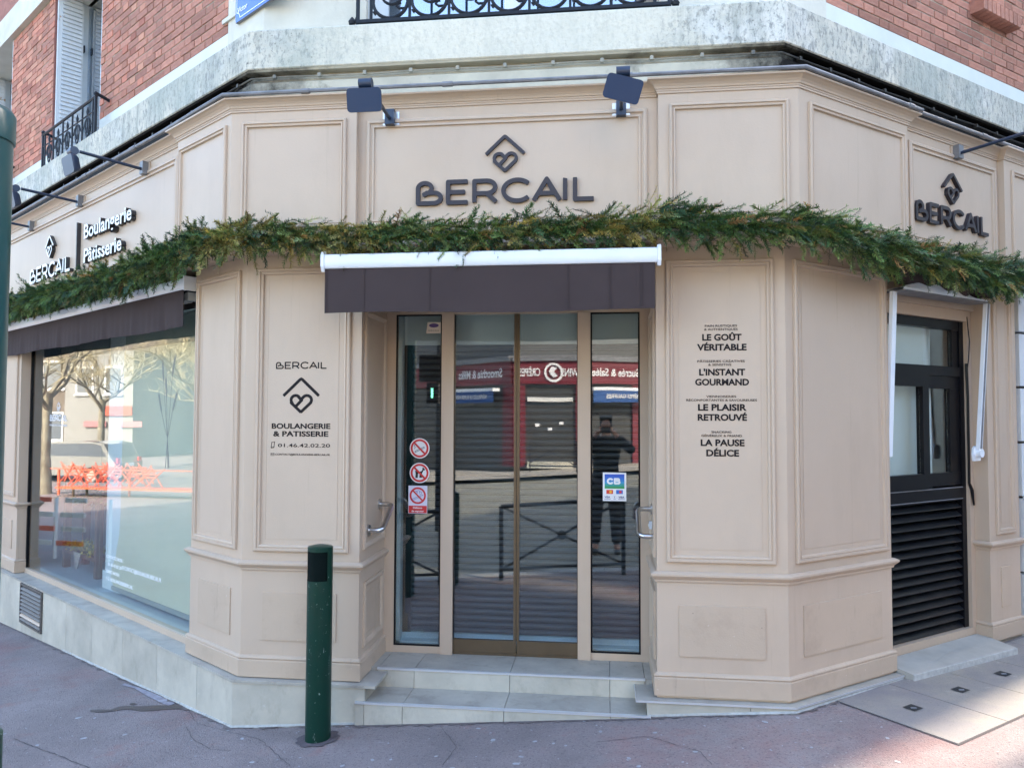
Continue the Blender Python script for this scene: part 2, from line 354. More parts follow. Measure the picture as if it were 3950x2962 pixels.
# monoline capitals, cap height 1
LET = {
 'B': ([[(0, 0), (0, .72)]+arc(.26, .72, .26, 180, -50, 14)[0:]+[(.20, .40)], [(0, .50), (0, 0), (.62, 0)]+arc(.62, .25, .25, -90, 90, 10)+[(.34, .50), (.20, .40)]], .87),
 'E': ([[(.72, 1), (0, 1), (0, 0), (.72, 0)], [(0, .5), (.62, .5)]], .72),
 'R': ([[(0, 0), (0, 1), (.48, 1)]+arc(.48, .70, .30, 90, -90, 10)+[(0, .40)], [(.45, .40), (.80, 0)]], .80),
 'C': ([arc(.56, .5, .52, 42, 318, 26, ry=.5)], .97),
 'A': ([[(0, 0), (.47, 1), (.94, 0)], [(.16, .32), (.78, .32)]], .94),
 'I': ([[(0, 0), (0, 1)]], 0),
 'L': ([[(0, 1), (0, 0), (.66, 0)]], .66),
}
def bercail(face, s_left, s_right, z, h, depth, m, parent, w=.17, side=None, off=.0):
    """the seven capitals B E R C A I L fitted between s_left and s_right, every letter a part"""
    seq = 'BERCAIL'; gap = [.27, .27, .24, .20, .20, .36]
    tot = sum(LET[c][1] for c in seq)+sum(gap)+w; sx = abs(s_right-s_left)/(tot*h)
    x = w/2
    for i, c in enumerate(seq):
        ls, wd = LET[c]; g = [[((px)*h*sx, (py*(1-w)+w/2)*h) for px, py in l] for l in ls]
        me = extrude_loops(stroke_shape(g, w*h), 'letter', depth, m, side)
        o = bpy.data.objects.new('letter', me); COL.objects.link(o); o.parent = parent
        o.matrix_world = face.mtx(s_left + face.rd*x*h*sx, off, z); x += wd+(gap[i] if i < 6 else 0)
def logo(face, s, z_top, size, depth, m, parent, side=None, off=.0, wx=1.08):
    """roof chevron over a heart-shaped B; size = total height"""
    k = size/308.; w = 25*k
    T = lambda pts: [((x-690)*k*wx, (678-y)*k) for x, y in pts]
    ch = T([(548, 832), (680, 697), (690, 691), (700, 697), (834, 832)])
    ht = T([(690, 972), (610, 893)]+[(647+38*math.cos(rad(t)), 869-38*math.sin(rad(t))) for t in range(220, 40, -15)]+[(686, 862), (694, 862)]+[(738+38*math.cos(rad(t)), 869-38*math.sin(rad(t))) for t in range(140, -45, -15)]+[(770, 892), (690, 972)])
    dg = T([(646, 926), (700, 866)])
    for nm, ls in (('roof_chevron', [ch]), ('heart', [ht, dg])):
        me = extrude_loops(stroke_shape(ls, w, cell=w/5), nm, depth, m, side)
        o = bpy.data.objects.new(nm, me); COL.objects.link(o); o.parent = parent; o.matrix_world = face.mtx(s, off, z_top)

def gz(x, y=0):
    """ground height: the pavement climbs along the corner from left to right"""
    if x < XL: return max(-.42, -.02-.060*(XL-x))
    if x < 1.02: return -.02+.0745*(x-XL)
    return min(.30, .22+.012*(x-1.02))
# ================================================================ ground
def sheet(xs, ys, zf, name, m, kind='structure', parent=None, clip=None):
    mb = MB(); mb.grid([[(x, y, zf(x, y)) for y in ys] for x in xs]); o = mb.build(name, m, parent, fix=False); tag(o, kind=kind); return o
PAVE = mat('red_asphalt_pavement', (.29, .238, .226), .85, col2=(.20, .165, .158), scale=1.6, bump=1.0, bscale=130,
           dirt=[((.27, .125, .115), .55, .9, .54, .70), ((.085, .068, .070), .75, 75, .53, .66), ((.45, .42, .41), .85, 62, .62, .68), ((.30, .14, .12), .7, 3.1, .58, .74), ((.10, .08, .085), .6, 3.3, .60, .78), ((.40, .37, .38), .5, 7, .66, .74, (1, 2.6, 1))])
ROADM = mat('grey_asphalt', (.26, .25, .20), .85, var=.25, scale=3, bump=.4, bscale=150, dirt=[((.09, .09, .09), .5, 60, .55, .7)])
SLABM = mat('aggregate_slab', (.31, .275, .225), .8, col2=(.22, .20, .20), scale=3, bump=.5, bscale=260, dirt=[((.13, .115, .11), .7, 120, .54, .66), ((.44, .42, .38), .6, 12, .64, .72)])
xs = [-400, -120, -40, -20, -14]+[-12+.5*i for i in range(60)]+[19, 25, 40, 120, 400]
def far(x, y): return gz(x, y)-.125
road = sheet(xs, [-400, -120, -60, -30, -17.8], far, 'ground', ROADM)
road = sheet(xs, [-17.8, -14, -10, -6, -3.2], far, 'road', ROADM)
sheet(xs, [-3.0, -1.5, 0, 3, 8, 16, 40, 120, 400], lambda x, y: gz(x, y), 'pavement', PAVE)
KERB = mat('granite_kerb', (.42, .41, .38), .7, var=.3, scale=8, bump=.3)
for a, b in zip(xs[5:-5:2], xs[7:-4:2]):
    k = MB().hexa([(a+.004, -3.2, gz(a)-.25), (b-.004, -3.2, gz(b)-.25), (b-.004, -3.0, gz(b)-.25), (a+.004, -3.0, gz(a)-.25), (a+.004, -3.2, gz(a)+.002), (b-.004, -3.2, gz(b)+.002), (b-.004, -3.001, gz(b)+.002), (a+.004, -3.001, gz(a)+.002)]).build('kerb_stone', KERB); tag(k, kind='structure')
# far pavement across the road
sheet(xs, [-30, -24, -20, -18], lambda x, y: gz(x)+.005, 'far_pavement', mat('pale_far_pavement', (.40, .36, .30), .8, var=.2, scale=2))
for i in range(5):    # crossing stripes on the road
    x0 = -11.5+i*1.0
    mb = MB(); mb.quad((x0, -17.6, far(x0, 0)+.005), (x0+.5, -17.6, far(x0+.5, 0)+.005), (x0+.5, -14, far(x0+.5, 0)+.005), (x0, -14, far(x0, 0)+.005)); tag(mb.build('crossing_stripe', WHITEP, fix=False), kind='structure')

# ================================================================ the building above the shop
bld = thing('apartment_building', 'red brick apartment building with a grey concrete band course above the corner bakery', 'building', (-.6, 3, 0))
def B(face, name, m, s0, s1, o0, o1, z0, z1, parent=None): o = face.b(name, m, parent or bld, s0, s1, o0, o1, z0, z1); return o
for o in (): pass
bld_inv = Matrix.Translation((.6, -3, 0))
def adopt(o, parent):
    o.parent = parent; o.matrix_parent_inverse = parent.matrix_world.inverted() if parent.type != 'EMPTY' else Matrix.Translation(-Vector(parent.location)); return o
LS, RS = 13.0, 12.6      # facade lengths along both streets
Z1, Z2 = 4.00, 4.253      # concrete band
path = lambda off, l=LS, r=RS: [fL.xy(l, off), cornerL(off), cornerR(off), fR.xy(r, off)]
adopt(sweep([fL.xy(LS, 0), (XL, 0), (XR, 0), fR.xy(RS, 0)], [(-.3, Z1-.012), (.014, Z1-.012), (.022, Z1-.0005), (-.3, Z1-.0005)]).build('band_soffit', MOULD), bld)
# the band is one weathered casting: left part, paler middle, right part
adopt(sweep([fL.xy(LS, 0), (XL, 0), (XR, 0), fR.xy(RS, 0)], [(-.3, Z1), (.024, Z1), (.03, Z1+.006), (.03, Z2-.012), (.018, Z2), (-.3, Z2)]).build('concrete_band', CONC), bld)
# old stone mouldings under the band (cleaner in the middle, black with grime on the flanks)
prof = [(-.3, 3.70), (.035, 3.70), (.035, 3.775), (.05, 3.785), (.05, 3.80), (.012, 3.815), (.012, 3.86), (-.005, 3.872), (-.005, 3.925), (-.03, 3.94), (-.03, 3.965), (-.05, 3.975), (-.05, 3.999), (-.3, 3.999)]
adopt(sweep([fL.xy(LS, 0), (XL, 0), (XR, 0), fR.xy(RS, 0)], prof).build('stone_moulding', MOULD), bld)
# structural core behind the shopfront (kept 0.35 m inside, with rooms behind the glazing)
adopt(sweep(path(-.45, LS, RS), [(-.3, 2.72), (0, 2.72), (0, 3.69), (-.3, 3.69)]).build('beam', PAINT), bld)
# upper walls
OFF = -.1
WT = 4.458
adopt(sweep([fL.xy(2.82, OFF), fL.xy(.50, OFF)], [(-.25, Z2), (0, Z2), (0, WT-.004), (-.25, WT-.004)]).build('white_course', BANDW), bld)
adopt(sweep([fL.xy(LS, OFF), fL.xy(6.81, OFF)], [(-.25, Z2), (0, Z2), (0, WT-.004), (-.25, WT-.004)]).build('white_course', BANDW), bld)
adopt(sweep([fL.xy(5.50, OFF), fL.xy(4.10, OFF)], [(-.25, Z2), (0, Z2), (0, WT-.004), (-.25, WT-.004)]).build('white_course', BANDW), bld)
adopt(sweep([fR.xy(.55, OFF), fR.xy(RS, OFF)], [(-.25, Z2), (0, Z2), (0, WT-.004), (-.25, WT-.004)]).build('white_course', BANDW), bld)
ZT = 6.35
# rendered corner: strips either side of the balcony window
cl = sweep([fL.xy(.50, OFF), cornerL(OFF), (-1.50, .1)], [(-.3, Z2), (0, Z2), (0, 11.6), (-.3, 11.6)]).build('rendered_corner', WALLW); adopt(cl, bld)
cr = sweep([(.33, .1), cornerR(OFF), fR.xy(.55, OFF)], [(-.3, Z2), (0, Z2), (0, 11.6), (-.3, 11.6)]).build('rendered_corner', WALLW); adopt(cr, bld)
adopt(sweep([(-1.50, .1), (.33, .1)], [(-.3, 6.5), (0, 6.5), (0, 11.6), (-.3, 11.6)]).build('rendered_wall', WALLW), bld)
adopt(sweep([fL.xy(.56, OFF), cornerL(OFF), (-1.56, .1)], [(0, 4.53), (.015, 4.53), (.015, 4.56), (0, 4.56)]).build('string_course', WALLW), bld)
# mortar beds behind the bricks, and plain brickwork out of sight above
def wallbox(face, s0, s1, z0, z1, m, name='mortar_bed', o=OFF): return adopt(face.b(name, m, None, s0, s1, o-.28, o-.006, z0, z1), bld)
wallbox(fL, .501, 2.82, WT-.004, ZT+.3, MORTAR); wallbox(fL, 4.10, 5.50, WT-.004, 6.07, MORTAR); wallbox(fR, .551, 3.3, WT-.004, 5.9, MORTAR)
PLB = mat('plain_brickwork', (.36, .15, .11), .9, var=.3, scale=20, bump=.3)
wallbox(fL, .501, 2.82, ZT+.3, 11.6, PLB, 'brickwork'); wallbox(fR, .551, 3.3, 5.9, 11.6, PLB, 'brickwork'); wallbox(fR, 3.3, RS, WT-.004, 11.6, PLB, 'brickwork'); wallbox(fL, 6.81, LS, WT-.004, 11.6, PLB, 'brickwork')
wallbox(fL, 2.82, 6.81, 6.40, 11.6, PLB, 'brickwork')
adopt(fL.b('lintel_band', WALLW, None, 2.82, 8.2, OFF-.3, OFF+.035, 6.07, 6.40), bld)
adopt(fL.b('lintel_band', WALLW, None, 2.82, 8.2, OFF+.036, OFF+.05, 6.07, 6.14), bld)

# ---- bricks: Flemish bond, near ones single parts, the rest one part
BH, BJ, SL, HL = .0535, .008, .216, .103
PIT = BH+BJ
def bricks(face, s0, s1, z0, z1, dirn=1, seed=0, flip=0):
    out = []; r = random.Random(seed); k = 0; z = z0
    while z < z1-.02:
        s = s0 - (0 if k % 2 == 0 else (SL+HL+2*BJ)/2); i = 0
        while s < s1:
            ln = SL if i % 2 == 0 else HL
            a, b = max(s, s0+.001), min(s+ln, s1-.001)
            if b-a > .03: out.append((face, a, b, z+r.uniform(-.0012, .0012), min(BH, z1-z)+r.uniform(-.0015, .001), OFF+r.uniform(-.003, .003), r.random()))
            s += ln+BJ; i += 1
        z += PIT; k += 1
    return out
BR = bricks(fL, .505, 2.82, WT, ZT, seed=1)+bricks(fL, 4.10, 5.50, WT, 6.065, seed=2)+bricks(fR, .555, 3.25, WT, 5.9, seed=3)
CAMP = Vector((0, CAMY, HC))
def proj(p):
    v = Vector(p)-CAMP; z = v.dot(Fv)
    return (1975+2970.2*v.dot(Rv)/z, 1481-2970.2*v.dot(Uv)/z, z)
def inview(b):
    f, a, c, z, h, o, t = b; x, y, d = proj(f.p((a+c)/2, o, z+h/2)); return -60 < x < 4010 and -60 < y < 3020 and d > 0
def area(b):
    f, a, c, z, h, o, t = b
    P0 = proj(f.p(a, o, z)); P1 = proj(f.p(c, o, z)); P2 = proj(f.p(a, o, z+h)); return abs(P1[0]-P0[0])*abs(P2[1]-P0[1])
vis = sorted([b for b in BR if inview(b)], key=lambda b: -area(b)); near = vis[:299]; ids = set(id(b) for b in near)
rest = [b for b in BR if id(b) not in ids]
ub = MB(); e = .035
ub.hexa([(0, -1, 0), (1, -1, 0), (1, 0, 0), (0, 0, 0), (0, -1, 1), (1, -1, 1), (1, 0, 1), (0, 0, 1)])
bmesh_me = bpy.data.meshes.new('brick'); bm = bmesh.new()
vs = [bm.verts.new(v) for v in [(0, -1, 0), (1, -1, 0), (1, -.12, 0), (.975, 0, .06), (.025, 0, .06), (0, -.12, 0), (0, -1, 1), (1, -1, 1), (1, -.12, 1), (.975, 0, .94), (.025, 0, .94), (0, -.12, 1)]]
for f in ((0, 1, 2, 5), (5, 2, 3, 4), (6, 11, 8, 7), (11, 10, 9, 8), (4, 3, 9, 10), (1, 7, 8, 2), (2, 8, 9, 3), (0, 5, 11, 6), (5, 4, 10, 11), (0, 6, 7, 1)): bm.faces.new([vs[i] for i in f])
bmesh.ops.recalc_face_normals(bm, faces=bm.faces); bm.to_mesh(bmesh_me); bm.free(); bmesh_me.materials.append(BRICK)
def brick_obj(face, a, c, z, h, o, parent=bld, dep=.02):
    ob = bpy.data.objects.new('brick', bmesh_me); COL.objects.link(ob)
    m = Matrix((face.D, face.N, Vector((0, 0, 1)))).transposed() @ Matrix.Diagonal(((c-a), dep, h)); m = m.to_4x4(); m.translation = face.p(a, o, z)
    ob.parent = parent; ob.matrix_parent_inverse = Matrix.Translation(-Vector(parent.location)); ob.matrix_basis = m; return ob
for f, a, c, z, h, o, t in near: brick_obj(f, a, c, z, h, o)
mb = MB(); tint = []
for f, a, c, z, h, o, t in rest:
    f.box(mb, a, c, o-.02, o, z, z+h); k = .62+.5*t; w = .9+.3*((t*7) % 1)
    tint += [(.52*k, .215*k*w, .14*k*w, 1)]*8
me = bpy.data.meshes.new('brickwork'); me.from_pydata(mb.v, [], mb.f); ca = me.color_attributes.new('tint', 'FLOAT_COLOR', 'POINT'); ca.data.foreach_set('color', np.array(tint, 'f').ravel()); me.materials.append(BRICKT)
bm = bmesh.new(); bm.from_mesh(me); bmesh.ops.recalc_face_normals(bm, faces=bm.faces); bm.to_mesh(me); bm.free()
o = bpy.data.objects.new('brickwork', me); COL.objects.link(o); adopt(o, bld); tag(o, kind='stuff')
# brick sill on the right face: a projecting row on edge under a window
for k in range(9):
    a = 2.26+k*.062; brick_obj(fR, a, a+.054, 4.862, .105, OFF+.10, dep=.14)
for k in range(3): brick_obj(fR, 2.37+k*.21, 2.37+k*.21+.2, 4.972, .05, OFF+.03, dep=.08)

# ---- left upper windows in deep reveals with folded metal shutters
LBLUE = mat('pale_blue_reveal', (.55, .60, .62), .6, var=.1, scale=5)
SHUTW = mat('flaking_white_shutter', (.62, .65, .66), .55, var=.08, scale=4, dirt=[((.36, .19, .06), .9, 9, .62, .68)])
for s0, s1 in ((2.82, 4.10), (5.50, 6.81)):
    adopt(fL.b('reveal', LBLUE, None, s0-.002, s0+.012, OFF-.42, OFF-.001, Z2, 6.07), bld)
    adopt(fL.b('reveal', LBLUE, None, s1-.012, s1+.002, OFF-.42, OFF-.03, Z2, 6.07), bld); adopt(fL.b('brick_reveal', mat('brick_reveal', (.25, .10, .08), .9, var=.3, scale=30), None, s1-.010, s1+.002, OFF-.0295, OFF-.004, Z2, 6.07), bld)
    adopt(fL.b('window_sill', CONC, None, s0+.013, s1-.013, OFF-.42, OFF+.01, Z2-.02, Z2+.015), bld)
    w = adopt(fL.b('window_frame', WHITE, None, s0+.012, s0+.10, OFF-.33, OFF-.27, Z2+.015, 6.07), bld)
    for a, c, za, zb in ((s1-.150, s1-.065, Z2+.015, 6.07), (s1-.062, s1-.012, Z2+.015, 6.07), ((s0+s1)/2-.05, (s0+s1)/2+.05, Z2+.015, 6.07), (s0+.076, s1-.081, 5.98, 6.07), (s0+.076, s1-.081, Z2+.015, Z2+.10)):
        child(adopt(fL.b('window_frame', WHITE, None, a, c, OFF-.33, OFF-.275, za, zb), bld), bld)
    adopt(fL.b('window_pane', GLASSU, None, s0+.05, s1-.05, OFF-.305, OFF-.299, Z2+.05, 6.02), bld)
    adopt(fL.b('curtain', PALEIN, None, s0, s1, OFF-.45, OFF-.43, Z2, 6.07), bld)
    # folded shutter leaves standing against the far reveal
    sh = adopt(fL.b('shutter', SHUTW, None, s1-.045, s1-.014, OFF-.255, OFF-.020, Z2+.04, 6.03), bld)
    for k in range(44):
        z = Z2+.09+k*.043
        q = MB(); q.hexa([fL.p(s1-.060, OFF-.235, z), fL.p(s1-.060, OFF-.055, z), fL.p(s1-.045, OFF-.055, z+.004), fL.p(s1-.045, OFF-.235, z+.004), fL.p(s1-.054, OFF-.235, z+.034), fL.p(s1-.054, OFF-.055, z+.034), fL.p(s1-.045, OFF-.055, z+.036), fL.p(s1-.045, OFF-.235, z+.036)])
        x = q.build('louvre_slat', SHUTW); x.parent = sh; x.matrix_parent_inverse = Matrix.Translation(-Vector(bld.location)).inverted() @ Matrix.Translation(-Vector(bld.location))
    for z in (Z2+.5, Z2+1.3):
        x = fL.b('hinge', IRON, None, s1-.06, s1-.02, OFF-.268, OFF-.2555, z, z+.07); x.parent = sh
# ---- balcony window on the cut corner
wc = .1+.02
frm = [(-1.50, -1.42), (-.63, -.53), (.25, .33)]
adopt(sweep([(-1.5, .1), (-1.5, .42)], [(0, Z2), (.01, Z2), (.01, 6.5), (0, 6.5)]).build('reveal', WALLW), bld)
for a, b_ in frm: adopt(MB().box(a, b_, .26, .33, Z2, 6.5).build('window_frame', WHITE), bld)
for a, b_ in ((-1.42, -.63), (-.53, .25)):
    adopt(MB().box(a, b_, .262, .328, Z2, Z2+.12).build('window_frame', WHITE), bld)
    adopt(MB().box(a+.001, b_-.001, .29, .296, Z2+.12, 6.45).build('window_pane', GLASSU), bld)
adopt(MB().box(-1.5, .33, .55, .57, Z2, 6.5).build('curtain', PALEIN), bld)
adopt(MB().box(-1.5, .33, .10, .60, Z2-.2, Z2-.003).build('window_sill', CONCC), bld)
adopt(MB().box(-1.49, -1.36, .14, .17, Z2+.02, 6.4).build('shutter', SHUTW), bld)
adopt(MB().box(.20, .32, .14, .17, Z2+.02, 6.4).build('shutter', mat('worn_oak_shutter', (.35, .30, .24), .8, var=.3, scale=8)), bld)
# neighbouring ground floor in white rusticated stone
NST = mat('white_rusticated_stone', (.66, .67, .66), .7, var=.06, scale=3, bump=.1, rnd=.05)
zz = [.24, .695, 1.255, 1.664, 2.077, 2.488, 2.90, 3.31, 3.72]
for k, (a, b_) in enumerate(zip(zz[:-1], zz[1:])):
    o0 = .03 if k < 2 else .0
    n = 3
    for j in range(n):
        s0 = 2.66+j*1.2; adopt(fR.b('stone_block', NST, None, s0+.006 if j else s0, s0+1.194, -.4, o0, a+.012, b_-.008), bld)
adopt(fR.b('stone_joint', mat('dark_joint', (.10, .09, .085), .9), None, 2.659, RS, -.42, -.045, .1, 3.70), bld)
adopt(fR.b('stone_course', NST, None, 6.26, RS, -.40, 0, .1, 3.70), bld)
adopt(fR.b('stone_ledge', NST, None, 2.66, 6.2, .001, .055, 1.235, 1.262), bld)
adopt(fL.b('stone_course', WALLW, None, 6.0, LS, -.40, 0, -.6, 3.70), bld)
# roof slab & back of the building keep the sun out of the rooms
pts = [fL.xy(LS, -.12), cornerL(-.12), cornerR(-.12), fR.xy(RS, -.12)]
back = [(fR.xy(RS, -.12)[0]-6.2, 16.5), (-4.5, 17)]
poly = pts+back
mb = MB(); mb.poly([(x, y, 11.6) for x, y in poly]); mb.poly([(x, y, 11.9) for x, y in poly])
for i in range(len(poly)):
    a, b_ = poly[i], poly[(i+1) % len(poly)]; mb.quad((*a, 11.6), (*b_, 11.6), (*b_, 11.9), (*a, 11.9))
adopt(mb.build('roof', mat('zinc_roof', (.25, .26, .28), .5)), bld)
mb = MB()
for a, b_ in zip(poly[3:]+poly[:1], poly[4:]+poly[:1]): mb.quad((*a, -.6), (*b_, -.6), (*b_, 11.6), (*a, 11.6))
adopt(mb.build('party_wall', WALLW, fix=False), bld)
mb = MB(); mb.poly([(x, y, 4.1) for x, y in [fL.xy(LS, -.31), cornerL(-.31), cornerR(-.31), fR.xy(RS, -.31)]+back]); adopt(mb.build('upper_floor', PALEIN, fix=False), bld)

# ================================================================ the shopfront joinery
sf = thing('bakery_shopfront', 'beige panelled timber shopfront wrapping the cut corner below the concrete band', 'shopfront', (-.6, 0, .27))
def A(o): return adopt(o, sf)
ZB, ZS = .272, 2.83        # joinery bottom, soffit under the fascia
LP = .681; CL, CR = -1.462, .297; RP = .985; RQ0, RQ1 = 2.175, 2.60; LQ0, LQ1 = 4.475, 5.6
piers = {
 'l': [fL.xy(LP, -.12), fL.xy(LP, 0), (XL, 0), (CL, 0), (CL, .53)],
 'r': [(CR, .53), (CR, 0), (XR, 0), fR.xy(RP, 0), fR.xy(RP, -.15)],
 'q': [fR.xy(RQ0, -.13), fR.xy(RQ0, 0), fR.xy(RQ1, 0), fR.xy(RQ1, -.2)],
 'f': [fL.xy(LQ1, 0), fL.xy(LQ0, 0), fL.xy(LQ0, -.12)]}
for k, p in piers.items():
    zb = ZB
    A(sweep(p, [(-.02, zb-.03), (0, zb-.03), (0, ZS+.01), (-.02, ZS+.01)]).build('pier_panel', PAINT))
    A(sweep(p, [(.0005, zb), (.017, zb), (.017, .368), (.012, .376), (.020, .384), (.017, .392), (.006, .399), (.0005, .401)]).build('skirting', PAINTLOW))
    A(sweep(p, [(.0005, .906), (.010, .910), (.012, .922), (.020, .930), (.034, .946), (.034, .957), (.022, .963), (.014, .967), (.0005, .968)]).build('dado_rail', PAINT))
R1 = [(0, .0005), (.0, .015), (.006, .020), (.018, .020), (.022, .013), (.026, .013), (.028, .018), (.038, .015), (.042, .0012), (.070, .0012), (.0705, -.005), (.0745, -.005), (.075, .002)]
def panel(face, s0, s1, z0, z1, off=0, rings=R1, name='moulded_panel', m=PAINT): return A(frame(face, s0, s1, z0, z1, [(i, o+off) for i, o in rings]).build(name, m))
panel(fL, .062, .645, 1.024, 2.755); panel(fC, -2.125, -1.528, 1.024, 2.755)
panel(fC, .353, .958, 1.020, 2.755); panel(fR, .066, .945, 1.021, 2.755)
panel(fR, 2.262, 2.525, 1.012, 2.748); panel(fL, 4.55, 5.3, 1.02, 2.75)
R2 = [(0, .0005), (.0015, .007), (.006, .007)]
for f, a, b_ in ((fL, .129, .556), (fC, -2.065, -1.600), (fC, .419, .898), (fR, .126, .870), (fR, 2.318, 2.45), (fL, 4.62, 5.2)): panel(f, a, b_, .490, .778, rings=R2, name='flat_panel', m=PAINTLOW)
# reveals of the door recess
R3 = [(0, .0005), (0, .014), (.014, .018), (.028, .012), (.036, .002), (.066, .002), (.067, -.002), (.07, .0015)]
for f in (fJL, fJR):
    panel(f, .055, .50, 1.035, 2.50, rings=R3); panel(f, .075, .475, .445, .835, rings=R3, name='lower_panel', m=PAINTLOW)
# fascia with projecting pier heads
FO, FI = .145, .10
fpath = [fL.xy(5.9, FI), fL.xy(LP, FI), fL.xy(LP, FO), cornerL(FO), (CL, -FO), (CL, -FI), (.306, -FI), (.306, -FO), cornerR(FO), fR.xy(1.0, FO), fR.xy(1.0, FI), fR.xy(2.185, FI), fR.xy(2.185, FO), fR.xy(2.66, FO), fR.xy(2.66, -.2)]
A(sweep(fpath, [(-.08, ZS), (0, ZS), (0, 3.70), (-.08, 3.70)]).build('fascia_board', PAINT))
A(sweep(path(.02, 5.9, 2.6), [(-.40, ZS+.002), (.045, ZS+.002), (.045, ZS+.03), (-.40, ZS+.03)]).build('fascia_soffit', PAINT))
A(sweep(fpath, [(.0005, 2.835), (.012, 2.84), (.016, 2.86), (.010, 2.875), (.0005, 2.88)]).build('fascia_base_moulding', PAINT))
cor = [(.0005, 3.678), (.008, 3.680), (.008, 3.690), (.012, 3.692), (.012, 3.700), (.018, 3.702), (.022, 3.712), (.032, 3.724), (.048, 3.736), (.062, 3.742), (.062, 3.752), (-.10, 3.752), (-.10, 3.702), (.0005, 3.702)]
A(sweep(fpath, cor).build('cornice', PAINT))
R4 = [(0, .0005), (0, .014), (.006, .020), (.014, .020), (.018, .011), (.022, .011), (.024, .016), (.032, .014), (.036, -.003), (.0545, -.003), (.055, -.009), (.0585, -.009), (.059, -.002)]
ZF0, ZF1 = 2.965, 3.617
panel(fL, .000, .643, ZF0, ZF1, FO, R4); panel(fC, -2.175, -1.522, ZF0, ZF1, FO, R4)
R5 = [(0, .0005), (0, .012), (.010, .018), (.022, .018), (.026, .008), (.034, .005), (.038, .012), (.048, .012), (.052, -.004)]
panel(fC, -1.413, .246, ZF0, ZF1, FI, R5, 'sign_panel'); panel(fC, .367, 1.020, ZF0, ZF1, FO, R4)
panel(fR, .030, .955, ZF0, ZF1, FO, R4); panel(fR, 1.075, 2.145, ZF0, ZF1, FI, R5, 'sign_panel'); panel(fR, 2.275, 2.60, ZF0, ZF1, FO, R4)
panel(fL, .76, 5.3, ZF0, ZF1, FI, R5, 'sign_panel')

# ---- stone plinth, tile by tile
def tile(p, o0, o1, z0, z1, name='stone_tile', m=STONE): return A(sweep(p, [(o0, z0), (o1, z0), (o1, z1), (o0, z1)]).build(name, m))
js = [5.9, 5.23, 4.63, 4.03, 3.43, 2.832, 2.243, 1.633, 1.034, .439]
for a, b_ in zip(js[:-1], js[1:]): tile([fL.xy(a, 0), fL.xy(b_+.003, 0)], -.13, .058, -.7, .250)
tile([fL.xy(.439, 0), (XL, 0), (-1.70, 0)], -.10, .058, -.7, .250); tile([(-1.697, 0), (-1.406, 0)], -.10, .058, -.3, .250)
for a, b_ in ((5.9, 4.2), (4.197, 2.62), (2.617, 1.02), ): tile([fL.xy(a, 0), fL.xy(b_, 0)], -.135, .066, .2503, .2655, 'ledge_tile', STONEB)
A(sweep([fL.xy(1.017, 0), (XL, 0), (-1.403, 0), (-1.403, .205)], [(-.135, .2503), (.066, .2503), (.066, .2655), (-.135, .2655)]).build('ledge_tile', STONEB))
A(MB().box(-1.4052, -1.400, -.0575, .205, -.1, .2500).build('stone_tile', STONE))
# right plinth
tile([(.243, 0), (.80, 0)], -.10, .058, -.1, .243); tile([(.803, 0), (XR, 0), fR.xy(.42, 0)], -.10, .058, -.1, .243); tile([fR.xy(.423, 0), fR.xy(1.0, 0)], -.10, .058, -.1, .243)
A(sweep([(.240, .205), (.240, 0), (XR, 0), fR.xy(1.0, 0)], [(-.10, .2433), (.064, .2433), (.064, .256), (-.10, .256)]).build('ledge_tile', STONEB))
A(sweep([(.240, .205), (.240, 0), (XR, 0), fR.xy(1.0, 0)], [(.0642, .246), (.067, .246), (.067, .2565), (.0642, .2565)]).build('aluminium_edge', NOSE))
A(MB().box(.2375, .2428, -.0575, .205, 0, .2430).build('stone_tile', STONE))
A(sweep([fR.xy(2.1, 0), fR.xy(2.63, 0)], [(-.2, .0), (.0, .0), (.0, .262), (-.2, .262)]).build('stone_tile', STONE))
# cement bead along the foot of the plinth
def bead(pts, w=.007):
    mb = MB(); P = [Vector(p) for p in pts]; rows = []
    for i, p in enumerate(P):
        d = (P[min(i+1, len(P)-1)]-P[max(i-1, 0)]); n = Vector((d.y, -d.x, 0)).normalized(); jit = 1+random.uniform(-.5, .6)
        z = gz(p.x)+.001; rows.append([Vector((p.x, p.y, z+.016))-n*.004, Vector((p.x, p.y, z+.012))+n*.004, Vector((p.x, p.y, z+.003))+n*w*jit, Vector((p.x, p.y, z-.02))+n*w*jit*1.1])
    mb.grid(rows); return A(mb.build('cement_bead', GROUT, fix=False, smooth=True))
def line(p, q, n): return [(p[0]+(q[0]-p[0])*i/n, p[1]+(q[1]-p[1])*i/n, 0) for i in range(n+1)]
cL, cR = cornerL(.058), cornerR(.058)
DIRT = mat('foot_dirt', (.10, .082, .075), .9, col2=(.20, .165, .155), scale=25)
def dirtline(pts):
    mb = MB(); P = [Vector(p) for p in pts]; rows = []
    for i, p in enumerate(P):
        dd_ = (P[min(i+1, len(P)-1)]-P[max(i-1, 0)]); n = Vector((dd_.y, -dd_.x, 0)).normalized(); w = .012+.03*random.random()**3; q = p+n*w
        rows.append([(p.x, p.y, gz(p.x)+.0045), (q.x, q.y, gz(q.x)+.0045)])
    mb.grid(rows); return tag(mb.build('dirt_line', DIRT, fix=False), kind='structure')
dirtline(line(fL.xy(5.2, .058), cL, 160)+line(cL, (-1.46, -.058), 40)[1:]+line((-1.44, -.076), (.24, -.076), 80)+line((.245, -.058), cR, 40)+line(cR, fR.xy(.99, .058), 50)[1:])
bead(line(fL.xy(2.9, .058), cL, 40)+line(cL, (-1.41, -.058), 14)[1:]); bead(line((.245, -.058), cR, 14)+line(cR, fR.xy(.99, .058), 16)[1:])

